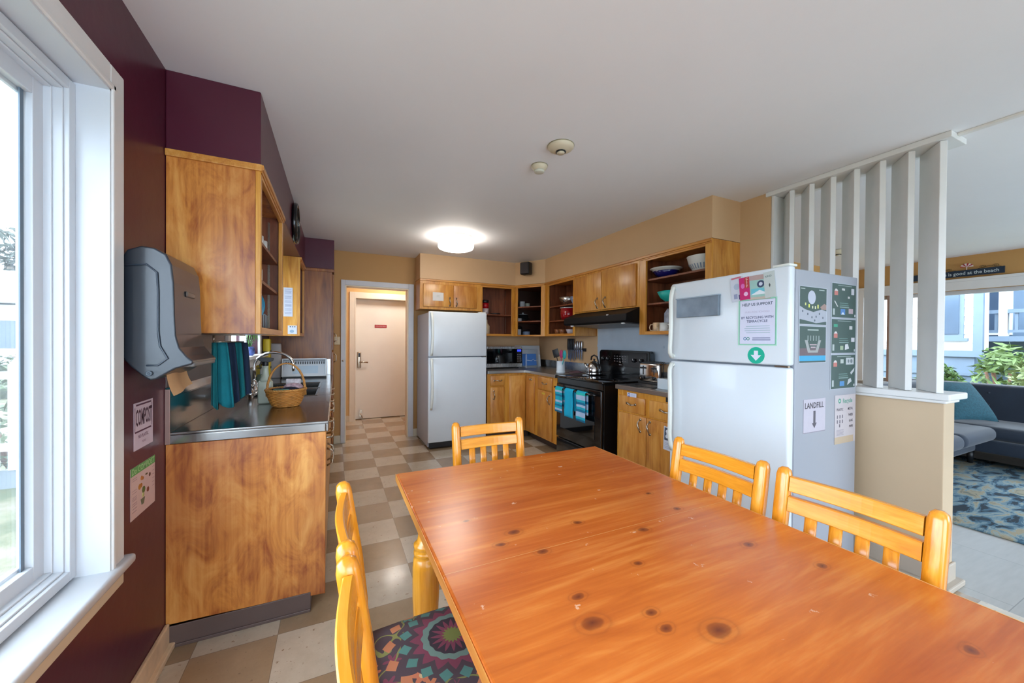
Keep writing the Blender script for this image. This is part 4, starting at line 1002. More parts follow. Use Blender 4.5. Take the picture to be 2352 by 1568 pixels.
# purple wall papers (front towards +X)
PX = XL+.0001; RP = R(90)
t_ = paper('compost_sign', 'white rounded COMPOST sign on the aubergine wall, with a small strip of text under it', 'sign', (PX, 1.752, .898), RP, .150, .168, '#cdb8c2', [
    ('r', .10, .93, .90, .965, '#5a3044'), ('t', 'COMPOST', .50, .655, .082, '#4a2a3a', .33, .02), ('r', .04, .36, .9, .395, '#5a3044'), ('r', .03, .38, .05, .9, '#5a3044'), ('r', .93, .40, .95, .92, '#5a3044'), ('t', 'NO PLASTIC', .47, .26, .017, '#7a5a6a', .85), ('t', 'FOOD', .5, .13, .010, '#8a6a7a')])
paper('compost_poster', 'pale Do COMPOST poster with a green heading and food pictures, lower on the aubergine wall', 'poster', (PX, 1.728, .660), RP, .192, .182, '#cfaea6', [
    ('r', 0, .84, 1, 1, '#5f9a52'), ('t', 'Do COMPOST', .5, .915, .030, '#a8c890', .95)] + lines(.05, .24, (.78, .74, .55, .50, .42, .39, .36, .30, .26, .2, .14), '#9a7a7c', .008) + lines(.88, .97, (.78, .7, .62, .54, .46, .38), '#b08a8c', .008) + [
    ('c', .42, .70, .008, '#c07a3c'), ('c', .47, .68, .006, '#b06a34'), ('c', .34, .55, .010, '#b0722c'), ('c', .40, .56, .008, '#a8682c'), ('r', .58, .70, .66, .73, '#6a5a38'), ('c', .76, .66, .007, '#6a4438'), ('c', .50, .44, .012, '#5c6a34'), ('c', .48, .34, .008, '#b8b474'), ('p', [(.38, .28), (.55, .28), (.50, .16), (.42, .16)], '#6a6a50'), ('c', .68, .38, .009, '#8a4434')], R(0))
# notices on the narrow cabinet end (Y = 4.10)
paper('typed_notice', 'tall white typed notice on the end of the narrow cabinet past the sink', 'notice', (-.443, 4.0985, 1.512), 0, .074, .272, '#c6c9d8', lines(.1, .9, [.94, .88, .84, .80, .70, .66, .62, .54, .5, .42, .38, .34, .26, .22, .14, .10], '#8088a0', .012) , R(0))
paper('picture_card', 'small white card with a grey picture, under the typed notice', 'card', (-.408, 4.0985, 1.348), 0, .075, .080, '#ccd0d8', [('r', .2, .8, .36, .92, '#555c66'), ('r', .46, .8, .6, .92, '#555c66'), ('r', .7, .8, .84, .92, '#555c66'), ('c', .45, .32, .014, '#8ea4b8', 1.3)])
paper('white_card', 'white card on the left door of the cabinet above the back fridge', 'card', (1.130, 4.8125, 1.812), 0, .142, .108, '#d2cfcb', [('t', 'FREE', .5, .64, .016, '#a8a8a4'), ('t', 'FOOD', .5, .48, .014, '#a8a8a4')])
B_ = 2.3015
paper('cleaning_sign', 'white sign with a dark square of pictures, on the right door beside the big fridge', 'sign', (B_, 2.125, .470), RM, .090, .180, '#c9ccd6', [('r', .08, .42, .92, .95, '#4a5262'), ('c', .35, .80, .012, '#d0d4de'), ('c', .35, .58, .013, '#d0d4de', 1.1), ('c', .72, .68, .012, '#d0d4de', 1.2), ('r', .3, .64, .4, .84, '#d0d4de')] + lines(.1, .9, (.30, .24, .16, .1), '#a0a8b8', .02), R(2))
paper('drawer_label', 'white label with a blue mark, above the left drawer beside the range', 'label', (B_+.004, 2.530, .818), RM, .110, .040, '#ccd0e0', [('r', .08, .15, .30, .85, '#4658a0'), ('c', .19, .5, .008, '#c0c8e0')] + lines(.38, .92, (.7, .5, .3), '#a8b0d0', .07))
paper('drawer_label', 'small yellow label on the wooden door left of the range', 'label', (B_+.0005, 4.02, .648), RM, .075, .022, '#cdb040', [])

# ------------------------------------------------------------------ range and hood
t = thing('range', 'black freestanding electric range with three blue towels on its oven handle', 'stove', (2.5, 3.155, 0))
q = MB(); q.box(2.245, 2.865, 2.767, 3.543, .02, .904); q.build('oven_body', M_['black'], t, bevel=.003)
q = MB(); q.rbox(2.222, 2.80, 2.763, 3.547, .9045, .922, r=.006); ct = q.build('cooktop', M_['blackg'], t)
for (x, y, r) in ((2.40, 2.97, .10), (2.40, 3.36, .08), (2.64, 2.97, .08), (2.64, 3.36, .10)):
    q = MB(); q.lathe([(r, .9222), (r, .9227), (r-.004, .9227), (r-.004, .9222)], (x, y, 0), n=36); q.build('burner_ring', mat('ring_grey', '#4c4c50', .3), ct)
q = MB(); q.rbox(2.212, 2.2449, 2.772, 3.538, .262, .838, r=.008); od = q.build('oven_door', M_['black'], t)
q = MB(); q.box(2.2085, 2.2125, 2.86, 3.45, .37, .73); q.build('oven_window', M_['blackg'], od)
q = MB(); q.tube([(2.172, 2.80, .800), (2.166, 2.95, .800), (2.166, 3.36, .800), (2.172, 3.51, .800)], .012, n=10); q.cyl((2.214, 2.82, .80), (2.172, 2.82, .80), .010, n=8); q.cyl((2.214, 3.49, .80), (2.172, 3.49, .80), .010, n=8)
q.build('handle', M_['black'], od)
q = MB(); q.box(2.224, 2.2449, 2.772, 3.538, .845, .903); q.build('vent_strip', M_['black'], t, bevel=.003)
q = MB(); q.rbox(2.216, 2.2449, 2.772, 3.538, .075, .250, r=.008); q.box(2.211, 2.217, 2.90, 3.41, .19, .215); q.build('storage_drawer', M_['black'], t)
prof = [(2.767, .905), (3.543, .905), (3.543, 1.17)] + [(3.543-.035+.035*math.cos(a), 1.17+.035*math.sin(a)) for a in [R(x) for x in (20, 45, 70, 90)]] + [(2.767+.035+.035*math.cos(a), 1.17+.035*math.sin(a)) for a in [R(x) for x in (90, 110, 135, 160)]] + [(2.767, 1.17)]
q = MB(); q.prism(prof, 'X', 2.802, 2.864); bg = q.build('backguard', M_['black'], t, bevel=.004)
q = MB(); q.box(2.797, 2.803, 2.80, 3.51, 1.03, 1.185); pn = q.build('control_panel', mat('dark_brown_glass', '#140c0b', .1, var=.1), bg, bevel=.002)
q = MB(); q.box(2.7955, 2.7975, 3.06, 3.30, 1.07, 1.165, 0)
for i in range(5):
    for j in range(3): q.box(2.7948, 2.7957, 3.08+.012+.042*i, 3.08+.034+.042*i, 1.082+.027*j, 1.090+.027*j, 1)
q.box(2.7940, 2.7957, 3.16, 3.20, 1.046, 1.052, 2)
q.build('clock_display', [M_['blackg'], mat('dim_white_print', '#6a6468', .5), mat('badge', '#c8c8c8', .3, metal=.8)], pn)
for y in (2.87, 2.97, 3.38, 3.46):
    q = MB(); q.cyl((2.797, y, 1.105), (2.772, y, 1.105), .022, .017, n=20); q.box(2.7695, 2.7725, y-.002, y+.002, 1.105, 1.124, 1); q.build('knob', [M_['blackm'], mat('pointer', '#c0c0c0', .4)], pn)
    q = MB()
    for a in range(7):
        an = R(-30+40*a); q.box(2.7955, 2.797, y+.032*math.cos(an)-.002, y+.032*math.cos(an)+.002, 1.105+.032*math.sin(an)-.002, 1.105+.032*math.sin(an)+.002)
    q.build('dial_print', mat('dim_white_print', '#8a8488', .5), pn)

t = thing('range_hood', 'low-profile black range hood under the two-door cabinet', 'range hood', (2.65, 3.19, 1.46))
q = MB(); q.prism([(2.41, 1.495), (2.43, 1.480), (2.890, 1.455), (2.890, 1.622), (2.572, 1.622), (2.415, 1.560)], 'Y', 2.674, 3.712); hb = q.build('hood_body', mat('black_hood_enamel', '#07080b', .5, var=.1, spec=.25), t, bevel=.006)
q = MB(); q.prism([(2.47, 1.4735), (2.86, 1.4525), (2.86, 1.4585), (2.47, 1.480)], 'Y', 2.74, 3.65); q.build('grease_filter', mat('filter_mesh', '#8e8a86', .45, metal=.8, var=.1, nscale=60), t)
for y in (2.76, 3.60):
    q = MB(); q.lathe([(0, -.010), (.018, -.008), (.020, 0), (.020, .004)], (2.455, y, 1.474), n=16); q.build('lamp', mat('frosted_lamp', '#dcdcda', .3), t)
q = MB(); q.rbox(2.4155, 2.423, 2.93, 2.96, 1.556, 1.566, r=.002); q.build('switch', mat('switch_white', '#c8c8c8', .4), t)

def oven_towel(label, yc, wd, z_low, stripes, backlow=None):
    cols = {'t': '#10a4bc', 'd': '#0b6f96', 'w': '#a6bcd8', 'g': '#22b2aa', 'p': '#06a4c8'}
    keys = list(dict.fromkeys(stripes)); q = MB(); n = len(stripes)
    zt = .800; r = .0155
    ln = zt - z_low; bl = ln*.75
    path = []
    for i in range(13): path.append((2.168-r-.001-.003*math.sin(i*.7), z_low + (ln)*i/12))
    for a in (150, 120, 90, 60, 30): path.append((2.168+r*math.cos(R(a)), zt+r*math.sin(R(a))))
    for i in range(9): path.append((2.168+r+.001, zt - bl*i/8))
    m = len(path)
    def pt(i, v):
        x, z = path[i]
        yy = yc + (v-.5)*wd*(1 - .04*math.sin(PI*i/m))
        return (x - .0035*math.sin(v*7+i*.15) if i < 12 else x, yy, z)
    nv = 10; vs = [pt(i, j/nv) for i in range(m) for j in range(nv+1)]
    for i in range(m-1):
        zc = (path[i][1]+path[i+1][1])/2
        s_ = stripes[min(n-1, max(0, int((zt+.02-zc)/(ln+.02)*n)))]
        mi = keys.index(s_)
        for j in range(nv):
            pass
    # finer strips so that each stripe is clean
    q.add(vs, [[i*(nv+1)+j, i*(nv+1)+j+1, (i+1)*(nv+1)+j+1, (i+1)*(nv+1)+j] for i in range(m-1) for j in range(nv)], 0, True)
    k = 0
    for i in range(m-1):
        zc = (path[i][1]+path[i+1][1])/2
        mi = keys.index(stripes[min(n-1, max(0, int((zt+.02-zc)/(ln+.02)*n)))])
        for j in range(nv): q.m[k] = mi; k += 1
    o = q.build('dish_towel', [mat('towel_'+c, cols[c], .9, bump=.5, nscale=12) for c in keys], solid=.004, kind='open')
    tag(o, label, 'towel', 'blue dish towels on the oven handle')
oven_towel('striped turquoise and white towel, left of the three on the oven handle', 3.395, .135, .545, 'tgwtdtwtdtwd')
oven_towel('plain turquoise towel, middle of the three on the oven handle', 3.205, .150, .525, 'ppppp')
oven_towel('striped turquoise and white towel, right of the three on the oven handle', 3.000, .150, .520, 'tgwwtdwwtdwwtd')

# kettle
t = thing('kettle', 'steel whistling kettle with a black handle, on the black range', 'kettle', (2.63, 3.42, .923))
q = MB(); c = (2.63, 3.42, .9235)
q.lathe([(.078, 0), (.085, .006), (.085, .022), (.083, .026), (.086, .03), (.082, .07), (.068, .112), (.045, .138), (.028, .148), (0, .15)], c, n=32); q.build('kettle_body', M_['chrome'], t)
q = MB(); q.lathe([(.026, .147), (.024, .154), (.008, .158), (.010, .17), (.014, .178), (0, .184)], c, n=20); q.build('lid_knob', M_['blackm'], t)
q = MB(); q.tube([(2.63, 3.42-.062, .9235+.10), (2.63, 3.42-.075, .9235+.15), (2.63, 3.42-.05, .9235+.205), (2.63, 3.42, .9235+.222), (2.63, 3.42+.045, .9235+.205), (2.63, 3.42+.055, .9235+.165)], .009, n=8); q.build('handle', M_['blackm'], t)
q = MB(); q.cyl((2.60, 3.485, .985), (2.585, 3.535, 1.05), .020, .012, n=14); q.build('spout', M_['chrome'], t)

# microwave
t = thing('microwave', 'steel and black microwave oven on the back corner counter', 'microwave', (2.12, 4.80, .914))
q = MB(); q.box(1.86, 2.395, 4.765, 5.13, .928, 1.224); q.build('case', M_['steelk'], t, bevel=.005)
q = MB()
for x in (1.90, 2.35):
    for y in (4.80, 5.08): q.cyl((x, y, .9142), (x, y, .930), .014, n=10)
q.build('foot', M_['blackm'], t)
q = MB(); q.box(1.862, 2.30, 4.750, 4.7648, .932, 1.220); dr = q.build('door', M_['steelk'], t, bevel=.003)
q = MB(); q.box(1.862, 2.30, 4.746, 4.7505, .985, 1.188); q.build('door_glass', M_['blackg'], dr)
q = MB(); q.box(2.302, 2.393, 4.748, 4.7648, .985, 1.188, 0); q.box(2.315, 2.375, 4.7462, 4.748, 1.15, 1.178, 1)
for i in range(3):
    for j in range(4): q.box(2.316+.022*i, 2.330+.022*i, 4.7468, 4.748, 1.01+.03*j, 1.022+.03*j, 2)
q.build('keypad', [M_['blackg'], mat('blue_display', '#2030a0', .3, emit='#2a3cff', es=.8), mat('dim_white_print', '#6a6468', .5)], t)
for (a, c) in ((.932, .984), (1.189, 1.220)): MB().box(2.302, 2.393, 4.750, 4.7648, a, c).build('trim', M_['steelk'], t)

# boards in a wire rack, right of the microwave
def board(label, x0, x1, y, z1, m, grp='cutting boards propped in the back corner'):
    q = MB(); Mx = Matrix.Translation((0, y, .9155)) @ Matrix.Rotation(R(-9), 4, 'X'); q.rbox(x0, x1, -.006, .006, 0, z1, r=.005, M=Mx); tag(q.build('cutting_board', m), label, 'cutting board', grp)
board('large white cutting board leaning in the back corner', 2.42, 2.83, 4.98, .32, mat('white_polyethylene', '#c6ced4', .4))
board('smaller white cutting board leaning in front of the large white one', 2.47, 2.76, 4.93, .26, mat('grey_white_polyethylene', '#aab8c6', .4))
q = MB(); Mx = Matrix.Translation((0, 4.80, .9155)) @ Matrix.Rotation(R(-9), 4, 'X'); q.rbox(2.43, 2.66, -.004, .004, .03, .20, r=.003, M=Mx); tag(q.build('cutting_board', mat('blue_polyethylene', '#3f76c0', .4)), 'blue cutting board standing in a wire rack', 'cutting board', 'cutting boards propped in the back corner')
t = thing('wire_rack', 'small white wire rack holding the blue board', 'rack', (2.54, 4.75, .914))
q = MB()
for x in (2.44, 2.65):
    q.tube([(x, 4.70, .916), (x, 4.70, 1.10), (x, 4.712, 1.112), (x, 4.725, 1.10), (x, 4.725, .925), (x, 4.84, .925), (x, 4.84, .916)], .003, n=6)
q.tube([(2.44, 4.70, 1.03), (2.52, 4.70, 1.02), (2.545, 4.70, 1.045), (2.57, 4.70, 1.02), (2.65, 4.70, 1.03)], .003, n=6); q.tube([(2.44, 4.72, .925), (2.65, 4.72, .925)], .003, n=6); q.tube([(2.44, 4.84, .925), (2.65, 4.84, .925)], .003, n=6)
q.build('wire_frame', mat('white_wire', '#c8d0da', .35), t)

# utensil crock
t = thing('utensil_crock', 'white ceramic utensil crock beside the range', 'crock', (2.47, 3.86, .914))
q = MB(); q.lathe([(.048, .001), (.054, .006), (.054, .022), (.050, .026), (.050, .140), (.053, .146), (.046, .146), (.044, .02), (0, .02)], (2.47, 3.86, .914), n=28); q.build('crock_body', mat('white_ceramic', '#ccd4da', .25), t)
def utensil(label, cat, dx, dy, lean, headf, hm, name):
    base = Vector((2.47+dx*.3, 3.86+dy*.3, .94)); top = Vector((2.47+dx*2.4, 3.86+dy*2.4, .914+.19))
    tt = thing(name, label, cat, base, 0, 'kitchen utensils in the white crock')
    q = MB(); q.cyl(base, top, .005, n=8); q.build('handle', hm, tt)
    d = (top-base).normalized(); q = MB(); headf(q, top, d); q.build('head', hm, tt)
def h_spat(q, p, d):
    Mx = Matrix.Translation(p) @ d.to_track_quat('Z', 'Y').to_matrix().to_4x4(); q.rbox(-.003, .003, -.042, .042, 0, .10, r=.0028, seg=2, M=Mx)
def h_spoon(q, p, d):
    q.sphere(p + d*.040, .040, n=8, sc=(.35, .9, 1.3))
utensil('black slotted turner, leftmost in the white crock', 'spatula', -.010, .022, 0, h_spat, M_['blackm'], 'spatula')
utensil('magenta spoon in the middle of the white crock', 'spoon', .0, -.004, 0, h_spoon, mat('magenta_silicone', '#a83468', .5), 'serving_spoon')
utensil('teal spatula, rightmost in the white crock', 'spatula', -.004, -.034, 0, h_spoon, mat('teal_silicone', '#1f9a9c', .5), 'spatula')

# knives on a wall strip
t = thing('knife_strip', 'dark magnetic knife strip on the tan wall right of the white crock', 'knife rack', (2.885, 4.13, 1.18))
q = MB(); q.box(2.880, 2.900, 3.93, 4.33, 1.17, 1.21); q.build('strip', M_['blackm'], t, bevel=.003)
kn = [(4.30, .15, .15, 'black', 'first knife from the left on the strip, black handle up'), (4.262, .15, .16, 'black', 'second knife from the left on the strip, black handle up'), (4.222, .15, .14, 'black', 'third knife from the left on the strip, black handle up'), (4.182, .15, .16, 'black', 'fourth knife from the left on the strip, black handle up'),
      (4.140, .10, .14, 'steel', 'first steel-handled knife on the strip, beside the black ones'), (4.095, .12, .12, 'steel', 'second steel-handled knife on the strip'), (4.050, .11, .14, 'steel', 'third steel-handled knife on the strip'), (4.000, .12, .14, 'steel', 'rightmost knife on the strip, steel handle')]
for (y, hl, bl, kd, lab) in kn:
    k = thing('kitchen_knife', lab, 'knife', (2.872, y, 1.19), 0, 'knives on the wall strip')
    q = MB(); q.rbox(2.862, 2.8785, y-.0165, y+.0165, 1.185, 1.185+hl, r=.006, seg=2); q.build('handle', M_['blackm'] if kd == 'black' else M_['steelk'], k)
    q = MB(); q.prism([(y-.015, 1.185), (y+.015, 1.185), (y+.014, 1.185-bl*.7), (y-.012, 1.185-bl)], 'X', 2.876, 2.879); q.build('blade', M_['steelk'], k)

# toaster
t = thing('toaster', 'chrome four-slice toaster on the short counter beside the big fridge', 'toaster', (2.68, 2.55, .914))
q = MB(); q.rbox(2.560, 2.84, 2.418, 2.675-.012, .934, 1.108, r=.022); q.build('case', M_['chrome'], t)
q = MB(); q.rbox(2.556, 2.845, 2.414, 2.667, .9145, .936, r=.006); q.build('base', M_['blackm'], t)
q = MB()
for y in (2.47, 2.60):
    q.box(2.60, 2.80, y-.028, y-.008, 1.100, 1.1095); q.box(2.60, 2.80, y+.008, y+.028, 1.100, 1.1095)
q.build('slot', M_['blackm'], t)
for y in (2.475, 2.605):
    q = MB(); q.cyl((2.561, y, .975), (2.545, y, .975), .016, .013, n=18); q.build('knob', M_['blackm'], t)
    q = MB(); q.box(2.557, 2.561, y-.004, y+.004, 1.0, 1.08); q.rbox(2.535, 2.558, y-.018, y+.018, 1.055, 1.070, r=.004); q.build('lever', M_['blackm'], t)
q = MB(); q.tube([(2.60, 2.412, .95), (2.60, 2.405, 1.10), (2.62, 2.43, 1.118), (2.62, 2.64, 1.118), (2.60, 2.672, 1.10)], .004, n=6); q.build('wire_guard', M_['blackm'], t)
q = MB(); q.box(2.37, 2.52, 2.30, 2.62, .9142, .922); tag(q.build('tray', M_['blackm'], bevel=.003), 'flat black tray on the short counter in front of the toaster', 'tray')
q = MB(); q.rbox(2.40, 2.50, 2.155, 2.285, .9145, 1.00, r=.004); tag(q.build('box', mat('white_carton', '#c6d0d6', .5)), 'white carton on the short counter, half hidden by the big fridge', 'box')
# dark crumpled bag on the right counter beside the crock
q = MB(); q.grid(lambda u, v: (2.55+.20*u, 3.74+.14*v, .917+.018*math.sin(PI*u)*math.sin(PI*v)*(1+.5*math.sin(9*u+5*v))), 14, 10)
tag(q.build('place_mat', mat('mauve_cloth', '#6e5258', .8), solid=.004, kind='open'), 'crumpled mauve cloth on the counter beside the white crock', 'cloth')
# speaker on the diagonal
mx, my = (2.314+2.57)/2, (4.829+4.424)/2
t = thing('wall_speaker', 'small black loudspeaker on the diagonal tan soffit in the back corner', 'speaker', (mx-.02, my-.012, 2.2), da)
q = MB(); q.rbox(-.075, .065, -.125, -.015, -.0+.005, .175, r=.018); q.build('speaker_case', M_['blackm'], t, local=True)
q = MB(); q.rbox(-.066, .056, -.132, -.120, .015, .165, r=.006); q.build('speaker_grille', mat('grey_cloth_grille', '#3a3436', .7, bump=.6, nscale=30), t, local=True)
q = MB(); q.box(-.02, .02, -.02, .022, .07, .11); q.tube([(-.02, -.02, .09), (-.10, -.03, .05), (-.10, -.025, .15), (-.07, -.015, .20)], .003, n=6); q.build('bracket', M_['blackm'], t, local=True)

# ------------------------------------------------------------------ dining table
TX, TY = TC
t = thing('dining_table', 'large orange pine dining table with knots and worn scuffs', 'table', (TX, TY, 0))
x0, x1, y0, y1 = .222, 1.208, -.345, 1.562
q = MB(); q.box(x0, x1, y0, y1, .731, .760); q.build('tabletop', M_['table'], t, bevel=.007, bseg=3)
q = MB(); q.box(x0-.0015, x0, y0, y1, .732, .7585); q.build('edge_band', M_['tedge'], t)
MB().box(x1, x1+.0015, y0, y1, .732, .7585).build('edge_band', M_['tedge'], t)
q = MB(); q.box(.30, 1.13, y0+.10, y0+.125, .64, .731); q.box(.30, 1.13, 1.46, 1.485, .64, .731); q.box(.295, .32, y0+.10, 1.485, .64, .731); q.box(1.11, 1.135, y0+.10, 1.485, .64, .731); q.build('apron', M_['tleg'], t, bevel=.002)
for (x, y) in ((.315, 1.425), (1.115, 1.425), (.315, -.215), (1.115, -.215)):
    q = MB()
    q.rbox(x-.038, x+.038, y-.038, y+.038, .625, .7305, r=.004)
    q.lathe([(.024, 0), (.030, .006), (.032, .03), (.026, .06), (.030, .08), (.044, .20), (.050, .33), (.050, .44), (.046, .475), (.038, .482), (.046, .490), (.046, .500), (.038, .507), (.046, .515), (.046, .527), (.034, .536), (.030, .56), (.036, .60), (.040, .626)], (x, y, 0), n=28)
    q.build('leg', M_['tleg'], t)

# ------------------------------------------------------------------ chairs (front = local -y, back top at y 0)
def chair(label, loc, rz):
    t = thing('dining_chair', label, 'chair', loc, rz, 'pine slat-back chairs round the table')
    path = [(0, .020, 0), (0, -.010, .15), (0, -.040, .30), (0, -.050, .42), (0, -.048, .55), (0, -.034, .68), (0, -.015, .80), (0, -.004, .872), (0, -.002, .888), (0, -.001, .896)]
    def yy(z):
        for a, b_ in zip(path, path[1:]):
            if a[2] <= z <= b_[2]: return a[1] + (b_[1]-a[1])*(z-a[2])/(b_[2]-a[2])
        return 0
    for s in (-1, 1):
        q = MB(); q.sweep([(s*(.166+.006*(p[2]/.9)), p[1], p[2]) for p in path], .0205, .0215, p=2.7, n=18, taper=[.75, .85, .95, 1, 1, 1, 1, .97, .80, .38])
        q.build('rear_post', M_['chair'], t, local=True)
        q = MB(); q.sweep([(s*.178, -.425, 0), (s*.178, -.425, .2), (s*.178, -.422, .425)], .019, .019, p=4, taper=[.7, .9, 1]); q.build('front_leg', M_['chair'], t, local=True)
    def rail(z0, z1, nm):
        q = MB()
        def f(side, u, v):
            x = (-.150+.300*u); z = z0 + (z1-z0)*v; bow = .012*math.sin(PI*u)
            th = .010
            return (x, yy(z) + bow + side*th, z)
        n = 12; poly = []
        for side in (-1, 1):
            q.grid(lambda u, v, s=side: f(s, u, .06+.88*v), n, 1, sm=False)
        # rim
        vs = []; 
        for i in range(n+1):
            u = i/n
            vs += [f(-.7, u, 0), f(.7, u, 0), f(-.7, u, 1), f(.7, u, 1), f(-1, u, .06), f(1, u, .06), f(-1, u, .94), f(1, u, .94)]
        fs = []
        for i in range(n):
            a, b_ = i*8, (i+1)*8
            for (p, r_) in ((0, 1), (2, 3), (0, 4), (1, 5), (2, 6), (3, 7)): fs.append([a+p, b_+p, b_+r_, a+r_])
        q.add(vs, fs, 0, False)
        q.build(nm, M_['chairx'], t, local=True)
    rail(.826, .873, 'top_rail'); rail(.765, .812, 'back_rail'); rail(.470, .500, 'lower_rail')
    for x in (-.091, -.030, .031, .092):
        q = MB(); bow = .012*math.sin(PI*(x+.15)/.30)
        q.sweep([(x, yy(z)+bow, z) for z in (.49, .60, .70, .77)], .0155, .0055, p=5, n=12); q.build('slat', M_['chair'], t, local=True)
    q = MB(); q.box(-.172, .172, -.060, -.035, .385, .430); q.box(-.172, .172, -.430, -.410, .385, .430); q.box(-.188, -.168, -.42, -.055, .385, .430); q.box(.168, .188, -.42, -.055, .385, .430)
    q.build('seat_frame', M_['chairx'], t, local=True, bevel=.003)
    q = MB(); q.box(-.184, -.170, -.41, -.03, .20, .225); q.box(.170, .184, -.41, -.03, .20, .225); q.box(-.17, .17, -.245, -.225, .20, .222); q.build('stretcher', M_['chairx'], t, local=True, bevel=.004)
    q = MB()
    def st(u, v):
        a = 2*u-1; b_ = 2*v-1
        k = max(abs(a), abs(b_)); 
        x = a*.196*(1-.04*b_*b_)*(1.0-.05*(1+b_)/2); y = -.245 + b_*.200*(1-.05*a*a)
        return (x, y, .440 + .036*(1-abs(a)**5)*(1-abs(b_)**5))
    q.grid(st, 24, 24)
    q.grid(lambda u, v: (st(u, v)[0], st(u, v)[1], .432), 24, 24)
    rim = []
    for j in range(24): rim.append(st(0, j/24))
    for j in range(24): rim.append(st(j/24, 1))
    for j in range(24): rim.append(st(1, 1-j/24))
    for j in range(24): rim.append(st(1-j/24, 0))
    n = len(rim); q.add([(a, b_, .4405) for a, b_, c in rim]+[(a, b_, .432) for a, b_, c in rim], [[i, (i+1) % n, n+(i+1) % n, n+i] for i in range(n)], 0, True)
    q.build('seat', M_['fabric'], t, local=True)
    return t
ch = chair('pine slat-back chair at the far end of the table, in front of the back fridge', (.705, 1.778, 0), 0)
dup(ch, (.018, .983, 0), R(90), 'farther of the two pine chairs left of the table, its floral seat showing')
dup(ch, (.018, .580, 0), R(90), 'pine chair on the left side of the table nearest the camera')
dup(ch, (1.322, .960, 0), R(-90), 'pine chair on the right side of the table, in front of the big fridge')
dup(ch, (1.322, .548, 0), R(-90), 'pine chair on the right side of the table nearest the half wall')

# ------------------------------------------------------------------ towel dispenser
t = thing('towel_dispenser', 'dark plastic paper towel dispenser on the aubergine wall beside the window', 'paper towel dispenser', (XL, 1.80, 1.17))
prof = [(XL+.0005, 1.235), (XL+.0005, 1.560), (-.625, 1.590), (-.590, 1.606), (-.555, 1.603), (-.525, 1.585), (-.510, 1.550), (-.505, 1.49), (-.503, 1.38), (-.500, 1.31), (-.490, 1.265), (-.470, 1.235), (-.452, 1.217), (-.455, 1.206), (-.50, 1.192), (-.550, 1.158), (-.566, 1.154), (-.580, 1.163), (-.615, 1.20)]
q = MB(); q.prism(prof, 'Y', 1.665, 1.950)
db = q.build('cover', mat('smoky_blue_plastic', '#2a3038', .28, var=.04, coat=.2), t, bevel=.022, bseg=4)
# raised side panel outline
q = MB(); q.tube([(-.635, 1.662, 1.535), (-.575, 1.662, 1.545), (-.548, 1.662, 1.52), (-.545, 1.662, 1.46), (-.545, 1.662, 1.32), (-.540, 1.662, 1.27), (-.52, 1.662, 1.228), (-.545, 1.662, 1.205), (-.575, 1.662, 1.205)], .003, n=6)
q.build('side_ridge', mat('smoky_ridge', '#3a4450', .3), t)
q = MB(); q.rbox(-.506, -.498, 1.775, 1.865, 1.452, 1.472, r=.006); q.build('logo_plate', mat('grey_logo_plate', '#6d6660', .35), t)
q = MB(); q.rbox(-.497, -.452, 1.68, 1.935, 1.196, 1.214, r=.006); q.build('tear_bar', mat('grey_brown_plastic', '#6b6866', .35), t)
q = MB(); q.lathe([(.009, 0), (.009, .004), (.004, .005), (.004, .003), (0, .003)], (0, 0, 0), n=16, M=Matrix.Translation((-.568, 1.662, 1.178)) @ Matrix.Rotation(R(90), 4, 'X')); q.build('lock', mat('lock_grey', '#56626c', .3), t)
q = MB(); q.grid(lambda u, v: (-.535+.006*math.sin(6*u)+.02*v*v, 1.70+.20*u, 1.186-.092*v*(1-.25*u)), 14, 8)
q.build('paper_towel', mat('kraft_paper', '#c79a6c', .8, var=.06), t, kind='open')

# ------------------------------------------------------------------ things on the steel counter
# teal towels on a rack of prongs under the cabinet
t = thing('towel_rack', 'thin metal swing-arm towel rack under the dish cabinet', 'rack', (-.545, 2.45, 1.321))
q = MB(); q.box(-.57, -.45, 2.36, 2.50, 1.314, 1.3205); q.cyl((-.562, 2.378, 1.316), (-.562, 2.378, 1.277), .005, n=8); q.build('bracket', M_['handle'], t)
def rack_towel(label, ta, tb, ba, bb, y, zl, mats, seed):
    """ta..tb: top edge in x, ba..bb: hem in x"""
    q = MB(); nf = 16
    def f(u, v, s):
        k = v**.8
        x = (ta+(tb-ta)*u)*(1-k) + (ba+(bb-ba)*u)*k
        y_ = y + s*(.007+.006*v) + .007*math.sin(u*8+seed)*(.3+v)
        z = 1.276 - (1.276-zl)*v + (.014*math.sin(u*PI*1.2+seed*.9) if v > .99 else 0)
        return (x, y_, z)
    for s in (-1, 1): q.grid(lambda u, v, s=s: f(u, v, s), nf, 14)
    top = [f(i/nf, 0, -1) for i in range(nf+1)] + [f(i/nf, 0, 1) for i in range(nf+1)]
    q.add(top, [[i, i+1, nf+2+i, nf+1+i] for i in range(nf)], 0, True)
    for uu in (0, 1):
        vs = [f(uu, j/14, -1) for j in range(15)] + [f(uu, j/14, 1) for j in range(15)]
        q.add(vs, [[j, j+1, 16+j, 15+j] for j in range(14)], 0, True)
    o = q.build('hand_towel', mats, kind='open', solid=.003)
    tag(o, label, 'towel', 'dark towels hanging under the dish cabinet')
teal = mat('teal_terry', '#0c6a70', .95, bump=.8, nscale=10, var=.12); tealb = mat('teal_terry_light', '#127c88', .95, bump=.8, nscale=10, var=.12); navy = mat('navy_terry', '#1c2c44', .95, bump=.8, nscale=10, var=.12)
rack_towel('narrow teal towel at the left end of the hanging towels', -.572, -.556, -.574, -.550, 2.395, .945, teal, 1)
rack_towel('wide teal towel, widest of the hanging towels', -.551, -.512, -.547, -.482, 2.400, .950, tealb, 2)
rack_towel('navy towel just behind the wide teal one', -.530, -.488, -.530, -.462, 2.435, .965, navy, 3)
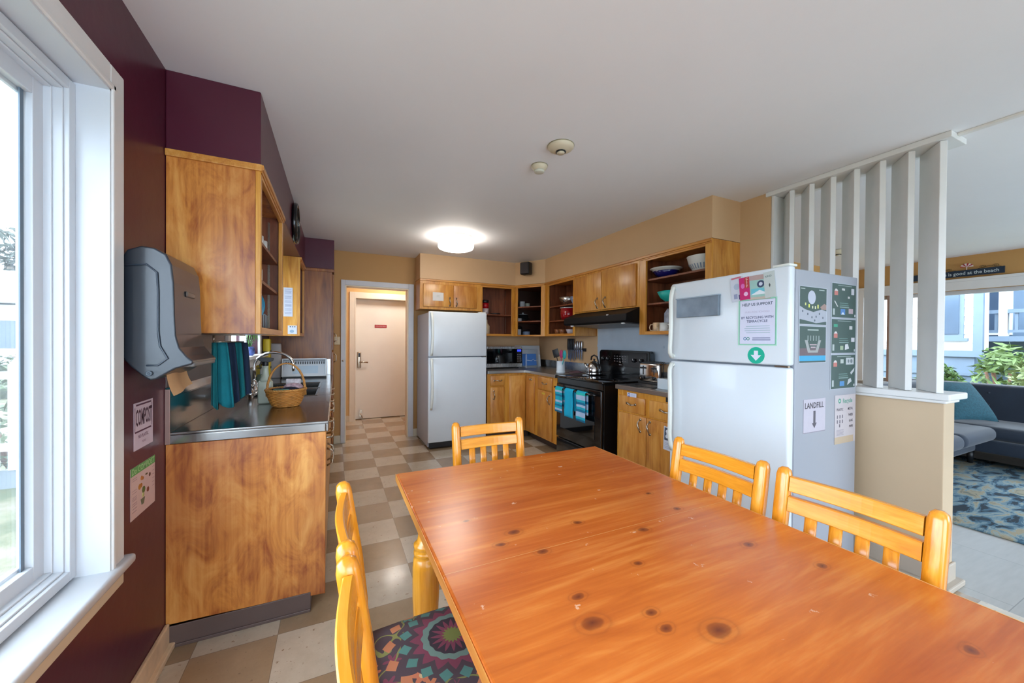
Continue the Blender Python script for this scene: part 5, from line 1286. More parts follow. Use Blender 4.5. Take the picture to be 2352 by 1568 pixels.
rack_towel('slim teal towel between the two navy ones', -.500, -.465, -.500, -.445, 2.470, .975, teal, 4)
rack_towel('navy towel at the far right end of the hanging towels', -.486, -.443, -.480, -.425, 2.505, .980, navy, 5)
q = MB(); q.tube([(-.560, 2.380, 1.281), (-.50, 2.43, 1.281), (-.46, 2.51, 1.281)], .004, n=6); q.build('swing_arm', M_['handle'], t)

# basket
bx_, by_ = -.262, 2.56
t = thing('wicker_basket', 'round wicker basket with a tall hoop handle on the steel counter', 'basket', (bx_, by_, .905))
q = MB()
rows = 12
for k in range(rows):
    z = .912 + .088*k/(rows-1); r0 = .066 + .034*(k/(rows-1))**.8
    pts = [((r0 + .0035*math.sin(a*14 + (k % 2)*PI))*math.cos(a)*1.0+bx_, (r0 + .0035*math.sin(a*14 + (k % 2)*PI))*math.sin(a)+by_, z) for a in [2*PI*i/84 for i in range(84)]]
    q.tube(pts, .0046, n=6, closed=True)
for i in range(28):
    a = 2*PI*i/28; q.tube([(bx_+.066*math.cos(a), by_+.066*math.sin(a), .908), (bx_+.100*math.cos(a), by_+.100*math.sin(a), 1.002)], .0028, n=5)
q.lathe([(.068, .0015), (.070, .006), (0, .006)], (bx_, by_, .905), n=28)
q.build('woven_body', mat('honey_wicker', '#b97a34', .55, var=.25, nscale=25), t)
q = MB()
for k in range(2):
    pts = [((.101+.004*math.sin(a*22+k*PI))*math.cos(a)+bx_, (.101+.004*math.sin(a*22+k*PI))*math.sin(a)+by_, 1.004+.003*math.cos(a*22+k*PI)) for a in [2*PI*i/120 for i in range(120)]]
    q.tube(pts, .0048, n=6, closed=True)
q.build('braided_rim', mat('honey_wicker_rim', '#c2863f', .5, var=.2, nscale=25), t)
q = MB()
for k in range(3):
    pts = []
    for i in range(41):
        a = PI*i/40; tw = a*10 + k*2*PI/3
        pts.append((bx_ - .098*math.cos(a) + .003*math.cos(tw), by_ + .003*math.sin(tw)+ .01, .965 + .190*math.sin(a)**.85))
    q.tube(pts, .0042, n=6)
q.build('hoop_handle', mat('honey_wicker_rim', '#c2863f', .5), t)
def packet(label, x, y, rz, tx, w, h, c, name='packet'):
    q = MB(); Mx = Matrix.Translation((x, y, .945)) @ Matrix.Rotation(rz, 4, 'Z') @ Matrix.Rotation(tx, 4, 'X')
    q.rbox(-w/2, w/2, -.008, .008, 0, h, r=.006, M=Mx); tag(q.build(name, c), label, 'packet', 'things in the wicker basket')
packet('dark packet at the left inside the wicker basket', bx_-.055, by_-.01, R(60), R(10), .07, .07, M_['blackm'])
packet('teal packet at the front of the wicker basket', bx_-.02, by_-.035, R(5), R(20), .08, .068, mat('teal_packet', '#5aa89a', .4))
packet('white patterned packet standing up at the back of the wicker basket', bx_+.03, by_+.04, R(-10), R(-8), .08, .115, mat('white_packet', '#cfc8cc', .4, var=.3, nscale=60))
q = MB(); q.sphere((bx_+.02, by_-.005, .985), .045, n=8, sc=(1.35, .9, .75)); tag(q.build('cloth', mat('navy_cloth', '#191c34', .8)), 'dark navy cloth bundled in the wicker basket', 'cloth')
q = MB(); q.sphere((bx_+.035, by_+.02, 1.012), .036, n=8, sc=(1.45, .7, .7)); tag(q.build('cloth', mat('pink_speckled_cloth', '#b89aa2', .8, var=.5, nscale=70)), 'pale pink speckled cloth bundled in the wicker basket', 'cloth')

# spray bottle
sx_, sy_ = -.385, 2.70
t = thing('spray_bottle', 'clear spray bottle with a black trigger head, left of the wicker basket', 'bottle', (sx_, sy_, .905))
q = MB(); q.rbox(sx_-.038, sx_+.038, sy_-.024, sy_+.024, .9055, 1.045, r=.012); q.lathe([(.034, 0), (.026, .02), (.018, .035), (.015, .075), (.015, .095)], (sx_, sy_, 1.04), n=20, sy=.75)
q.build('bottle_body', mat('milky_plastic', '#b9bfae', .3), t)
q = MB(); q.cyl((sx_, sy_, 1.135), (sx_, sy_, 1.160), .016, n=14); q.prism([(sx_-.042, 1.182), (sx_-.04, 1.172), (sx_-.015, 1.158), (sx_+.02, 1.156), (sx_+.040, 1.166), (sx_+.044, 1.180), (sx_+.02, 1.186), (sx_-.02, 1.186)], 'Y', sy_-.010, sy_+.010); q.tube([(sx_-.020, sy_, 1.165), (sx_-.030, sy_, 1.14), (sx_-.024, sy_, 1.118)], .004, n=6)
q.build('trigger_head', M_['blackm'], t, bevel=.002)

# faucet
fx, fy = -.560, 3.42
t = thing('faucet', 'tall chrome gooseneck faucet at the sink', 'faucet', (fx, fy, .905))
q = MB(); q.lathe([(.028, 0), (.028, .008), (.020, .014), (.019, .06), (.014, .075), (.0125, .08)], (fx, fy, .9055), n=20)
pts = [(fx, fy, .98), (fx, fy, 1.07)]
for i in range(13):
    a = PI - PI*1.05*i/12; pts.append((fx+.13+.13*math.cos(a), fy-.01*i/12, 1.09+.105*math.sin(a)))
pts.append((fx+.262, fy-.012, 1.045))
q.tube(pts, .0105, n=12); q.build('spout', M_['chrome'], t)
for dy in (-.10, .10):
    q = MB(); q.lathe([(.022, 0), (.022, .006), (.015, .012), (.014, .035), (.017, .04), (.015, .052), (0, .054)], (fx, fy+dy, .9055), n=18); q.tube([(fx, fy+dy, .952), (fx+.05, fy+dy, .962)], .006, n=8); q.build('tap', M_['chrome'], t)
q = MB(); q.lathe([(.017, 0), (.017, .05), (.010, .06), (.010, .085), (.014, .09), (0, .1)], (-.50, 2.93, .9055), n=16); tag(q.build('soap_pump', M_['chrome']), 'small steel soap pump at the near corner of the sink', 'soap dispenser')

# white drying tray against the pantry splash
t = thing('dish_rack', 'white plastic dish crate tipped against the splash by the pantry', 'dish rack', (-.28, 4.45, .905))
Mx = Matrix.Translation((-.285, 4.40, .9062)) @ Matrix.Rotation(R(-14), 4, 'X')
q = MB(); q.box(-.20, .20, -.006, .006, 0, .185, M=Mx)
for a, b_, c, d in ((-.20, -.19, 0, .185), (.19, .20, 0, .185), (-.19, .19, 0, .012), (-.19, .19, .173, .185)): q.box(a, b_, -.075, -.006, c, d, M=Mx)
q.build('crate_body', mat('white_polypropylene', '#c9cdd2', .4), t, bevel=.003)
q = MB()
for i in range(17): q.box(-.175+.0215*i, -.164+.0215*i, -.0075, -.006, .138, .165, M=Mx)
q.build('slot', mat('slot_shadow_grey', '#4a4a4c', .6), t)
q = MB(); q.box(-.11, .12, -.0072, -.006, .04, .12, M=Mx); q.build('blue_panel', mat('pale_blue_panel', '#b2c4d2', .4), t)
# things at the far end of the sink run by the wall
q = MB(); q.rbox(-.620, -.560, 4.18, 4.26, .9055, 1.30, r=.01); 
for z in (1.02, 1.10, 1.17): q.box(-.5605, -.558, 4.19, 4.25, z, z+.02, 1); q.box(-.62, -.58, 4.1785, 4.1805, z, z+.012, 1)
tag(q.build('detergent_box', [mat('yellow_card', '#cdb21c', .5), mat('black_print', '#2a2a1c', .6)]), 'tall yellow carton against the wall past the sink window', 'carton')
q = MB(); q.rbox(-.600, -.500, 4.42, 4.50, .9055, 1.255, r=.012); tag(q.build('paper_towel_box', mat('pale_grey_box', '#b9b4b4', .5)), 'pale grey box beside the tall yellow carton, in front of the pantry', 'box')
# glass jars and a brush left of the faucet
q = MB(); q.lathe([(.028, 0), (.03, .01), (.03, .07), (.02, .08), (.02, .095), (0, .096)], (-.575, 3.75, .9055), n=18); tag(q.build('jar', mat('green_glass_jar', '#56685a', .15)), 'small green jar behind the faucet', 'jar')
q = MB(); q.lathe([(.024, 0), (.026, .01), (.026, .12), (.012, .14), (.012, .16), (0, .161)], (-.575, 3.92, .9055), n=18); tag(q.build('bottle', mat('white_soap_bottle', '#c9cdc8', .3)), 'slim white bottle behind the faucet', 'bottle')
# hanging plant in the sink window, little pot on its sill
t = thing('hanging_plant', 'small leafy plant hanging in the sink window', 'plant', (-.60, 3.60, 1.36))
q = MB(); q.lathe([(.030, 0), (.05, .03), (.052, .05), (0, .052)], (-.60, 3.60, 1.335), n=16); q.build('pot', mat('dark_green_pot', '#26382c', .5), t)
q = MB(); rr = random.Random(4)
for i in range(46):
    a = rr.uniform(0, 2*PI); l = rr.uniform(.06, .13); dz = rr.uniform(-.12, .06)
    p0 = Vector((-.60, 3.60, 1.385)); p2 = p0 + Vector((math.cos(a)*l*.55, math.sin(a)*l, dz)); p1 = (p0+p2)/2 + Vector((0, 0, .03)); w = Vector((-math.sin(a), math.cos(a), 0))*.007
    q.add([p0-w*.4, p0+w*.4, p1+w, p2, p1-w], [(0, 1, 2, 4), (4, 2, 3)], 0, True)
q.build('foliage', mat('leaf_green', '#4c7a34', .5, var=.3), t, kind='open')
t = thing('window_pot', 'small blue and white pot with a sprig on the sink window sill', 'plant pot', (-.62, 3.60, 1.165))
q = MB(); q.lathe([(.022, 0), (.036, .02), (.036, .055), (.028, .07), (.024, .07), (.024, .05), (0, .05)], (-.62, 3.60, 1.1652), n=18); q.build('pot', mat('blue_white_china', '#5468a8', .3, var=.9, nscale=30), t)
q = MB()
for i in range(12):
    a = 2*PI*i/12; q.tube([(-.62, 3.60, 1.22), (-.62+.02*math.cos(a), 3.60+.03*math.sin(a), 1.27+.02*(i % 3)), (-.62+.03*math.cos(a), 3.60+.05*math.sin(a), 1.26+.02*(i % 3))], .002, n=4)
q.build('sprig', mat('leaf_green', '#4c7a34', .5), t)

# clock
t = thing('wall_clock', 'round wall clock with a thick black rim on the aubergine soffit', 'clock', (-.308, 3.46, 2.235))
Mx = Matrix.Translation((-.3075, 3.46, 2.222)) @ Matrix.Rotation(R(90), 4, 'Y')
q = MB(); q.lathe([(.150, .0), (.158, .004), (.160, .018), (.154, .034), (.146, .036), (.140, .026), (.140, .0)], n=48, M=Mx); q.build('rim', M_['black'], t)
q = MB(); q.lathe([(.141, .001), (.141, .016), (0, .016)], n=48, M=Mx); fc = q.build('face', mat('clock_face', '#d6d6cc', .5), t)
q = MB()
for i in range(12):
    a = R(30*i); q.box(-.004, .004, .112, .128, .0165, .0175, 0, Mx @ Matrix.Rotation(a, 4, 'Z'))
q.box(-.004, .004, -.015, .075, .018, .019, 0, Mx @ Matrix.Rotation(R(200), 4, 'Z')); q.box(-.003, .003, -.02, .105, .019, .020, 0, Mx @ Matrix.Rotation(R(80), 4, 'Z'))
q.build('hands', M_['blackm'], fc)

# ------------------------------------------------------------------ crockery and pans in the cabinets
def solid(name, label, cat, prof, c, m, n=26, group=None, sx=1, sy=1, extra=None):
    q = MB(); q.lathe(prof, c, n=n, sx=sx, sy=sy)
    if extra: extra(q)
    o = q.build(name, m); tag(o, label, cat, group); return o
wht = mat('white_glaze', '#d9d8d2', .25); blu = mat('blue_glaze', '#1f86a8', .25)
def mugp(r, h): return [(r*.85, .001), (r, .008), (r, h), (r-.004, h), (r-.006, .012), (0, .012)]
# dish cabinet, left wall (shelf tops at z 1.593, 1.783; floor at 1.339)
g = 'white cups in the dish cabinet'
for i, y in enumerate((2.16, 2.27, 2.38, 2.50)):
    solid('cup', 'white cup on the top shelf of the dish cabinet, number %s from the near end' % ('one', 'two', 'three', 'four')[i], 'cup', mugp(.036, .06), (-.385, y, 1.784), wht, group=g)
    for k in (1,) if i < 2 else (): pass
solid('cup', 'white cup stacked on the nearest cup of the top shelf', 'cup', mugp(.036, .06), (-.385, 2.16, 1.846), wht, group=g)
for i, (y, h) in enumerate(((2.15, .10), (2.25, .085), (2.36, .07))):
    solid('tumbler', ('tall', 'medium', 'short')[i] + ' white tumbler on the middle shelf of the dish cabinet', 'cup', mugp(.034, h), (-.385, y, 1.594), wht, group=g)
t = thing('plate_rack', 'grey wire plate rack at the bottom of the dish cabinet', 'rack', (-.46, 2.35, 1.34))
q = MB()
for i in range(9):
    y = 2.12+.055*i; q.tube([(-.56, y, 1.345), (-.56, y, 1.43), (-.55, y, 1.44), (-.37, y, 1.44), (-.36, y, 1.43), (-.36, y, 1.345)], .003, n=6)
q.tube([(-.56, 2.10, 1.344), (-.56, 2.58, 1.344)], .003, n=6); q.tube([(-.36, 2.10, 1.344), (-.36, 2.58, 1.344)], .003, n=6)
q.build('wire_frame', mat('grey_wire', '#8c9498', .4), t)
for i in range(5):
    Mx = Matrix.Translation((-.455, 2.143+.055*i, 1.468)) @ Matrix.Rotation(R(82), 4, 'X')
    q = MB(); q.lathe([(0, 0), (.05, .001), (.085, .006), (.118, .016), (.118, .020), (.085, .011), (.05, .006), (0, .005)], n=36, M=Mx)
    tag(q.build('dinner_plate', blu), 'blue plate standing in the plate rack, number %s from the near end' % ('one', 'two', 'three', 'four', 'five')[i], 'plate', 'blue plates in the dish cabinet')

# open cabinet beside the fridge cabinet: red canister on shelf (1.67), pale bottle below (1.383)
t = thing('canister', 'red and white canister with a black lid, on the shelf right of the back fridge', 'canister', (1.915, 4.97, 1.671))
q = MB(); q.cyl((1.915, 4.97, 1.6712), (1.915, 4.97, 1.755), .048, n=24, mi=0); q.cyl((1.915, 4.97, 1.755), (1.915, 4.97, 1.83), .0485, n=24, mi=1); q.build('can_body', [mat('pale_label', '#c4b4b4', .4), mat('red_label', '#a8101c', .35)], t)
q = MB(); q.cyl((1.915, 4.97, 1.8302), (1.915, 4.97, 1.872), .050, n=24); q.build('lid', M_['blackm'], t)
solid('vinegar_jug', 'pale glass jug at the bottom left of the same open cabinet', 'jug', [(.045, .001), (.05, .01), (.05, .12), (.02, .16), (.018, .20), (.02, .21), (0, .21)], (1.915, 4.93, 1.384), mat('pale_jug', '#bfae90', .3))
solid('baking_tin', 'flat dark tin lying on the shelf beside the red canister', 'tin', [(.07, .001), (.075, .018), (0, .018)], (2.06, 4.95, 1.671), M_['blackm'])

# diagonal corner unit, shelf tops 1.383 / 1.582 / 1.786
def pot(label, c, r, h, m, handle=None, lid=True, name='saucepan', n2='pot'):
    t = thing(name, label, n2, c, 0, 'pots in the corner cabinet')
    q = MB(); q.lathe([(r*.95, .001), (r, .006), (r, h), (r+.004, h+.002), (r-.003, h), (r-.005, .01), (0, .01)], c, n=28); q.build('pan_body', m, t)
    if lid: q = MB(); q.lathe([(r+.002, h+.003), (r*.6, h+.014), (.012, h+.018), (.014, h+.034), (0, h+.038)], c, n=28); q.build('lid', m if lid is True else lid, t)
    if handle is not None:
        a = handle; d = Vector((math.cos(a), math.sin(a), 0)); p = Vector(c) + Vector((0, 0, h*.8)) + d*r
        q = MB(); q.tube([p, p+d*.03+Vector((0, 0, .008)), p+d*.13+Vector((0, 0, .016))], .007, n=8); q.build('handle', M_['blackm'], t)
    return t
ch_ = mat('satin_pan_metal', '#e2e4e6', .25, metal=.12)
e1 = Vector((dx, dy, 0)).normalized(); e2 = Vector((-e1.y, e1.x, 0))
def cp(a, b_, z): v = Vector((2.314, 4.829, z)) + e1*a + e2*b_*.72; return (v.x, v.y, v.z)
pot('small steel saucepan, left on the top shelf of the corner cabinet', cp(.125, .16, 1.787), .045, .055, ch_, lid=False)
pot('black pot behind the cups on the top shelf of the corner cabinet', cp(.20, .42, 1.787), .085, .10, M_['blackm'])
pot('tall steel milk pan in the middle of the top shelf of the corner cabinet', cp(.255, .13, 1.787), .040, .095, ch_, lid=False, handle=R(150))
pot('pale enamel mug pan, right on the top shelf of the corner cabinet', cp(.365, .12, 1.787), .038, .075, mat('pale_enamel', '#c9cab8', .3), lid=False)
pot('wide shallow steel pan on the middle shelf of the corner cabinet', cp(.165, .16, 1.583), .075, .045, ch_, handle=R(0), lid=False)
pot('black casserole on the middle shelf of the corner cabinet', cp(.33, .20, 1.583), .075, .11, M_['blackm'], lid=ch_)
pot('steel cylinder pot on the cabinet floor of the corner cabinet', cp(.17, .14, 1.384), .052, .085, ch_, handle=R(-20), lid=False)
pot('pale blue pot with a black lid at the right of the corner cabinet floor', cp(.345, .12, 1.384), .055, .055, mat('pale_blue_enamel', '#9fb2cc', .3), lid=M_['blackm'])
pot('large black stock pot at the back of the corner cabinet floor', cp(.28, .34, 1.384), .10, .13, M_['blackm'])

# open cabinet left of hood: shelf tops at 1.365+.205=1.57, 1.365+.395=1.76, floor 1.383
def bowlp(r, h, f=.5): return [(r*f, .001), (r*f*1.05, .004), (r*.8, h*.45), (r, h), (r-.004, h), (r*.78, h*.5), (r*f*.9, .012), (0, .010)]
solid('mixing_bowl', 'steel mixing bowl on the top shelf left of the hood', 'bowl', bowlp(.135, .10, .55), (2.72, 4.06, 1.761), M_['steelk'])
solid('mixing_bowl', 'blue-grey bowl half hidden beside the steel mixing bowl', 'bowl', bowlp(.065, .085), (2.66, 3.84, 1.761), mat('blue_grey_bowl', '#7f8aa8', .3))
t = thing('stock_pot', 'dark red enamel pot on the middle shelf left of the hood', 'pot', (2.71, 4.05, 1.571))
q = MB(); q.lathe([(.085, .001), (.10, .012), (.112, .06), (.115, .150), (.110, .150), (.105, .02), (0, .02)], (2.71, 4.05, 1.571), n=32); q.build('pot_body', mat('red_enamel', '#8e0f18', .12, coat=.5), t)
q = MB(); q.lathe([(.1155, .1505), (.1165, .156), (.108, .156), (.1095, .1505)], (2.71, 4.05, 1.571), n=32); q.build('steel_rim', ch_, t)
pot('steel pan on the middle shelf left of the hood, beside the red pot', (2.68, 3.85, 1.571), .055, .04, ch_, lid=False, name='saucepan')
for i, y in enumerate((4.20, 4.09)):
    solid('glass_bowl', ('left', 'right')[i] + ' of the two amber glass bowls on the cabinet floor left of the hood', 'bowl', bowlp(.05, .07, .6), (2.64, y, 1.384), mat('amber_glass', '#7a4a2c', .12), group='amber glass bowls')
solid('glass_bowl', 'stack of pale glass bowls on the cabinet floor left of the hood', 'bowl', bowlp(.07, .065, .6), (2.66, 3.92, 1.384), mat('pale_glassware', '#b0a8ac', .12))

# open cabinet nearest the big fridge: shelf tops 1.65, 1.873, floor 1.383
t = thing('serving_bowl', 'navy blue bowl with a wide white rim on the top shelf near the big fridge', 'bowl', (2.72, 2.50, 1.874))
q = MB(); q.lathe([(.055, .0005), (.055, .010), (.060, .012)], (2.72, 2.50, 1.874), n=32); q.lathe([(0, .012), (.060, .012), (.060, .0121)], (2.72, 2.50, 1.874), n=32); q.build('foot_ring', wht, t)
q = MB(); q.lathe([(.060, .012), (.085, .03), (.112, .065), (.110, .067), (.07, .03), (0, .018)], (2.72, 2.50, 1.874), n=36); q.build('bowl_body', mat('navy_glaze', '#14145c', .2), t)
q = MB(); q.lathe([(.112, .065), (.124, .082), (.140, .088), (.139, .092), (.12, .087), (.106, .067)], (2.72, 2.50, 1.874), n=36); q.build('rim', wht, t)
q = MB(); c = (2.71, 2.10, 1.874)
q.lathe([(.075, .001), (.085, .006), (.115, .055), (.130, .115), (.134, .120), (.126, .118), (.11, .06), (.08, .012), (0, .012)], c, n=36)
for i in range(30):
    a = 2*PI*i/30; Mx = Matrix.Translation(c) @ Matrix.Rotation(a, 4, 'Z'); q.add([(.0935, -.004, .018), (.0935, .004, .018), (.1175, .005, .055), (.1175, -.005, .055)], [(0, 1, 2, 3)], 1, False, Mx)
tag(q.build('colander', [wht, mat('slot_blue_grey', '#7c8ca0', .5)]), 'white slotted colander on the top shelf near the big fridge', 'colander')
solid('mixing_bowl', 'turquoise plastic bowl on the middle shelf near the big fridge', 'bowl', bowlp(.135, .095, .42), (2.72, 2.415, 1.651), mat('turquoise_plastic', '#22b0a4', .35), n=36)
def mug(label, c, r, h, m, a):
    t = thing('mug', label, 'mug', c, 0, 'mugs near the big fridge')
    q = MB(); q.lathe(mugp(r, h), c, n=24); q.build('mug_body', m, t)
    d = Vector((math.cos(a), math.sin(a), 0)); q = MB(); cc = Vector(c)
    q.tube([cc+d*(r-.003)+Vector((0, 0, h*.82)), cc+d*(r+.020)+Vector((0, 0, h*.80)), cc+d*(r+.028)+Vector((0, 0, h*.5)), cc+d*(r+.020)+Vector((0, 0, h*.22)), cc+d*(r-.003)+Vector((0, 0, h*.2))], .005, n=8); q.build('handle', m, t)
mug('white mug with an orange patch, left of the two mugs near the big fridge', (2.635, 2.515, 1.384), .040, .088, mat('orange_white_mug', '#d6b48c', .3, var=.5, nscale=20), R(120))
mug('white mug with its handle to the right, near the big fridge', (2.625, 2.425, 1.384), .040, .084, wht, R(-100))
q = MB(); q.rbox(2.70, 2.78, 2.42, 2.50, 1.384, 1.56, r=.004); q.prism([(2.42, 1.56), (2.50, 1.56), (2.46, 1.60)], 'X', 2.702, 2.778); tag(q.build('milk_carton', mat('grey_carton', '#a9abb4', .5, var=.3, nscale=18)), 'grey drink carton behind the mugs near the big fridge', 'carton')
solid('bottle', 'dark reddish bottle behind the mugs near the big fridge', 'bottle', [(.032, .001), (.034, .01), (.034, .12), (.014, .16), (.013, .20), (0, .2)], (2.74, 2.37, 1.384), mat('dark_red_bottle', '#4a2424', .25))

# ------------------------------------------------------------------ living room
q = MB(); q.rbox(4.045, 6.55, -1.6, 1.75, .001, .014, r=.004, seg=2)
tag(q.build('rug', M_['rug']), 'blue and sand patterned rug on the living room floor', 'rug')
q = MB(); q.box(4.028, 4.046, -1.6, 1.75, .0005, .012)
t = thing('sofa', 'dark navy velvet sectional sofa under the wide living room window', 'sofa', (6.2, 1.2, 0))
V, VL = M_['sofa'], M_['sofal']
q = MB(); q.rbox(6.18, 7.02, -1.5, 2.28, .16, .30, r=.02); q.rbox(4.5, 6.18, 1.50, 2.28, .16, .30, r=.03); q.build('base', V, t)
q = MB(); q.rbox(6.86, 7.06, -1.5, 2.30, .16, .835, r=.05, seg=5)
q.build('backrest', V, t)
q = MB(); q.rbox(4.5, 6.90, 2.10, 2.30, .16, .825, r=.05, seg=5); q.build('backrest', V, t)
def cushion(x0, x1, y0, y1, z0, z1, m=V, r=.06):
    q = MB(); q.rbox(x0, x1, y0, y1, z0, z1, r=r, seg=6)
    for i, v in enumerate(q.v):
        if v.z > (z0+z1)/2:
            u = (v.x-x0)/(x1-x0); w = (v.y-y0)/(y1-y0); q.v[i] = v + Vector((0, 0, .03*math.sin(PI*max(0, min(1, u)))*math.sin(PI*max(0, min(1, w)))))
    q.build('seat_cushion', m, t)
cushion(5.36, 6.19, 1.36, 2.12, .30, .44); cushion(4.52, 5.355, 1.36, 2.12, .30, .44)
cushion(6.20, 6.88, .52, 2.10, .30, .44); cushion(6.20, 6.88, -.48, .515, .30, .44); cushion(6.20, 6.88, -1.48, -.485, .30, .44)
for (x, y) in ((6.25, 1.56), (6.24, -1.40), (6.95, -1.40), (4.60, 1.58), (4.60, 2.20), (6.95, 2.2)):
    q = MB(); q.cyl((x, y, .002 if x > 6.56 else .0145), (x, y, .165), .022, .032, n=12); q.build('leg', M_['blackm'], t)
q = MB()
for y in [-1.3+.36*i for i in range(10)]:
    for z in (.60, .74): q.sphere((6.858, y, z), .012, n=5, sc=(.5, 1, 1))
q.build('button', V, t)
# throw pillow
def pillow(label, c, s, rot, m):
    q = MB(); Mx = Matrix.Translation(c) @ rot
    def f(u, v, sd):
        a, b_ = 2*u-1, 2*v-1
        k = (1-a**2)*(1-b_**2); pin = 1 - .10*(abs(a)*abs(b_))**.0 * (1-max(abs(a), abs(b_)))*0
        x = a*s*(1-.06*(1-b_*b_)); y = b_*s*(1-.06*(1-a*a))
        return (x, sd*.085*max(0, k)**.45, y)
    for sd in (-1, 1): q.grid(lambda u, v, sd=sd: f(u, v, sd), 22, 22, M=Mx)
    o = q.build('throw_pillow', m); tag(o, label, 'pillow')
knit = mat('teal_knit', '#234f5c', .9, var=.25, nscale=60, bump=1.0)
pillow('teal knitted throw pillow leaning on the sofa by the half wall', (6.30, 1.64, .675), .245, Matrix.Rotation(R(-24), 4, 'Z') @ Matrix.Rotation(R(-36), 4, 'X') @ Matrix.Rotation(R(3), 4, 'Y'), knit)
pillow('pale grey throw pillow at the back of the sofa, seen between the screen slats', (5.55, 1.98, .62), .21, Matrix.Rotation(R(10), 4, 'Z') @ Matrix.Rotation(R(10), 4, 'X'), mat('grey_linen', '#8a929c', .9))
# beach sign over the window
t = thing('beach_sign', 'long navy wooden sign reading good at the beach, above the living room window', 'sign', (XW, 1.9, 2.148))
q = MB(); q.box(XW-.036, XW-.0205, 1.535, 2.42, 2.148, 2.226, 0); Mx = Matrix.Translation((XW-.0365, 1.822, 2.186)) @ Matrix.Rotation(R(-90), 4, 'Z') @ Matrix.Rotation(R(90), 4, 'X')
q.text('Life is good at the beach', .056, Mx @ Matrix.Diagonal((.90, 1, 1, 1)), 1, bold=.014); q.build('sign_board', [mat('navy_board', '#14283c', .5), ink('#b8c4c8')], t)
q = MB()
cx, cz = 1.83, 2.262
for i in range(8):
    a0, a1 = PI*i/8, PI*(i+1)/8
    q.prism([(cx, cz), (cx+.055*math.cos(a0), cz+.045*math.sin(a0)), (cx+.055*math.cos(a1), cz+.045*math.sin(a1))], 'X', XW-.034, XW-.028, i % 2)
q.box(XW-.033, XW-.029, cx-.003, cx+.003, 2.226, cz, 1); q.build('parasol_cutout', [mat('red_paint', '#a82430', .5), mat('white_paint_small', '#d8ccc8', .5)], t)
q = MB()
for k, yc in enumerate((1.60, 1.70, 1.98, 2.10)):
    pts = [(XW-.030, yc+.028*math.cos(a)*(1-a/14), 2.245+.018*math.sin(a)*(1-a/14)) for a in [i*.5 for i in range(20)]]
    q.tube(pts, .0025, n=5)
q.tube([(XW-.030, 1.56, 2.228), (XW-.030, 1.65, 2.250), (XW-.030, 1.74, 2.229)], .003, n=5); q.tube([(XW-.030, 1.92, 2.229), (XW-.030, 2.04, 2.252), (XW-.030, 2.15, 2.228)], .003, n=5)
q.build('scroll_wire', mat('bronze_wire', '#6a5434', .4, metal=.6), t)

# ------------------------------------------------------------------ outdoors, left
def ground(name, x0, x1, y0, y1, z, m, amp=.05, n=40):
    q = MB(); rr = random.Random(3); ph = [rr.uniform(0, 6) for _ in range(4)]
    q.grid(lambda u, v: (x0+(x1-x0)*u, y0+(y1-y0)*v, z + amp*(math.sin(u*9+ph[0])+math.sin(v*11+ph[1]))), n, n)
    q.add([(x0, y0, z-.4), (x1, y0, z-.4), (x1, y1, z-.4), (x0, y1, z-.4)], [(0, 1, 2, 3)])
    o = q.build(name, m, world=True, kind='open'); struct(o); return o
def grass_mat(name, c1, c2, c3):
    m, nt, b = nodes(name); tc = N(nt, 'ShaderNodeTexCoord'); n = N(nt, 'ShaderNodeTexNoise'); n.inputs['Scale'].default_value = 1.4; n.inputs['Detail'].default_value = 9; n.inputs['Roughness'].default_value = .7
    nt.links.new(tc.outputs['Object'], n.inputs['Vector']); rp = N(nt, 'ShaderNodeValToRGB'); e = rp.color_ramp.elements; e[0].position = .38; e[0].color = lin(c1); e[1].position = .62; e[1].color = lin(c3); k = e.new(.5); k.color = lin(c2)
    nt.links.new(n.outputs['Fac'], rp.inputs['Fac']); nt.links.new(rp.outputs['Color'], b.inputs['Base Color']); b.inputs['Roughness'].default_value = .95; return m
ground('ground', -60, -.81, -25, 70, -.62, grass_mat('lawn_and_soil', '#465236', '#66674f', '#7d776a'), .04)
ground('ground', 7.32, 60, -40, 45, -.25, grass_mat('garden_soil', '#707a58', '#8c8a70', '#a09680'), .03)
# picket fence: the run seen through the dining window
t = thing('picket_fence', 'white picket fence in the yard outside the dining window', 'fence', (-4.5, 5.9, -.5))
wp = mat('white_fence_paint', '#e4e6e8', .5)
for i in range(30):
    x = -7.847 + .176*i
    q = MB(); q.prism([(x-.055, -.12), (x+.055, -.12), (x+.055, 1.00), (x, 1.08), (x-.055, 1.00)], 'Y', 5.88, 5.90); q.build('picket', wp, t)
q = MB(); q.box(-8.0, -2.7, 5.90, 5.94, .85, .93); q.build('rail', wp, t)
q = MB(); q.box(-8.0, -2.7, 5.90, 5.94, .08, .16); q.build('rail', wp, t)
q = MB(); q.box(-8.0, -2.7, 5.90, 5.94, -.32, -.12); q.build('kick_board', mat('grey_board', '#68737c', .6), t)
q = MB(); q.box(-4.5, -4.4, 5.94, 6.04, -.65, .95); q.box(-7.2, -7.1, 5.94, 6.04, -.65, .95); q.box(-2.78, -2.68, 5.94, 6.04, -.65, .95); q.build('fence_post', wp, t)
q = MB(); Mx = Matrix.Translation((-3.04, 5.8505, .84)); q.rbox(-.05, .05, -.03, .03, -.06, .06, r=.02, M=Mx); tag(q.build('mailbox', wp), 'small white box on the fence outside the dining window', 'box')
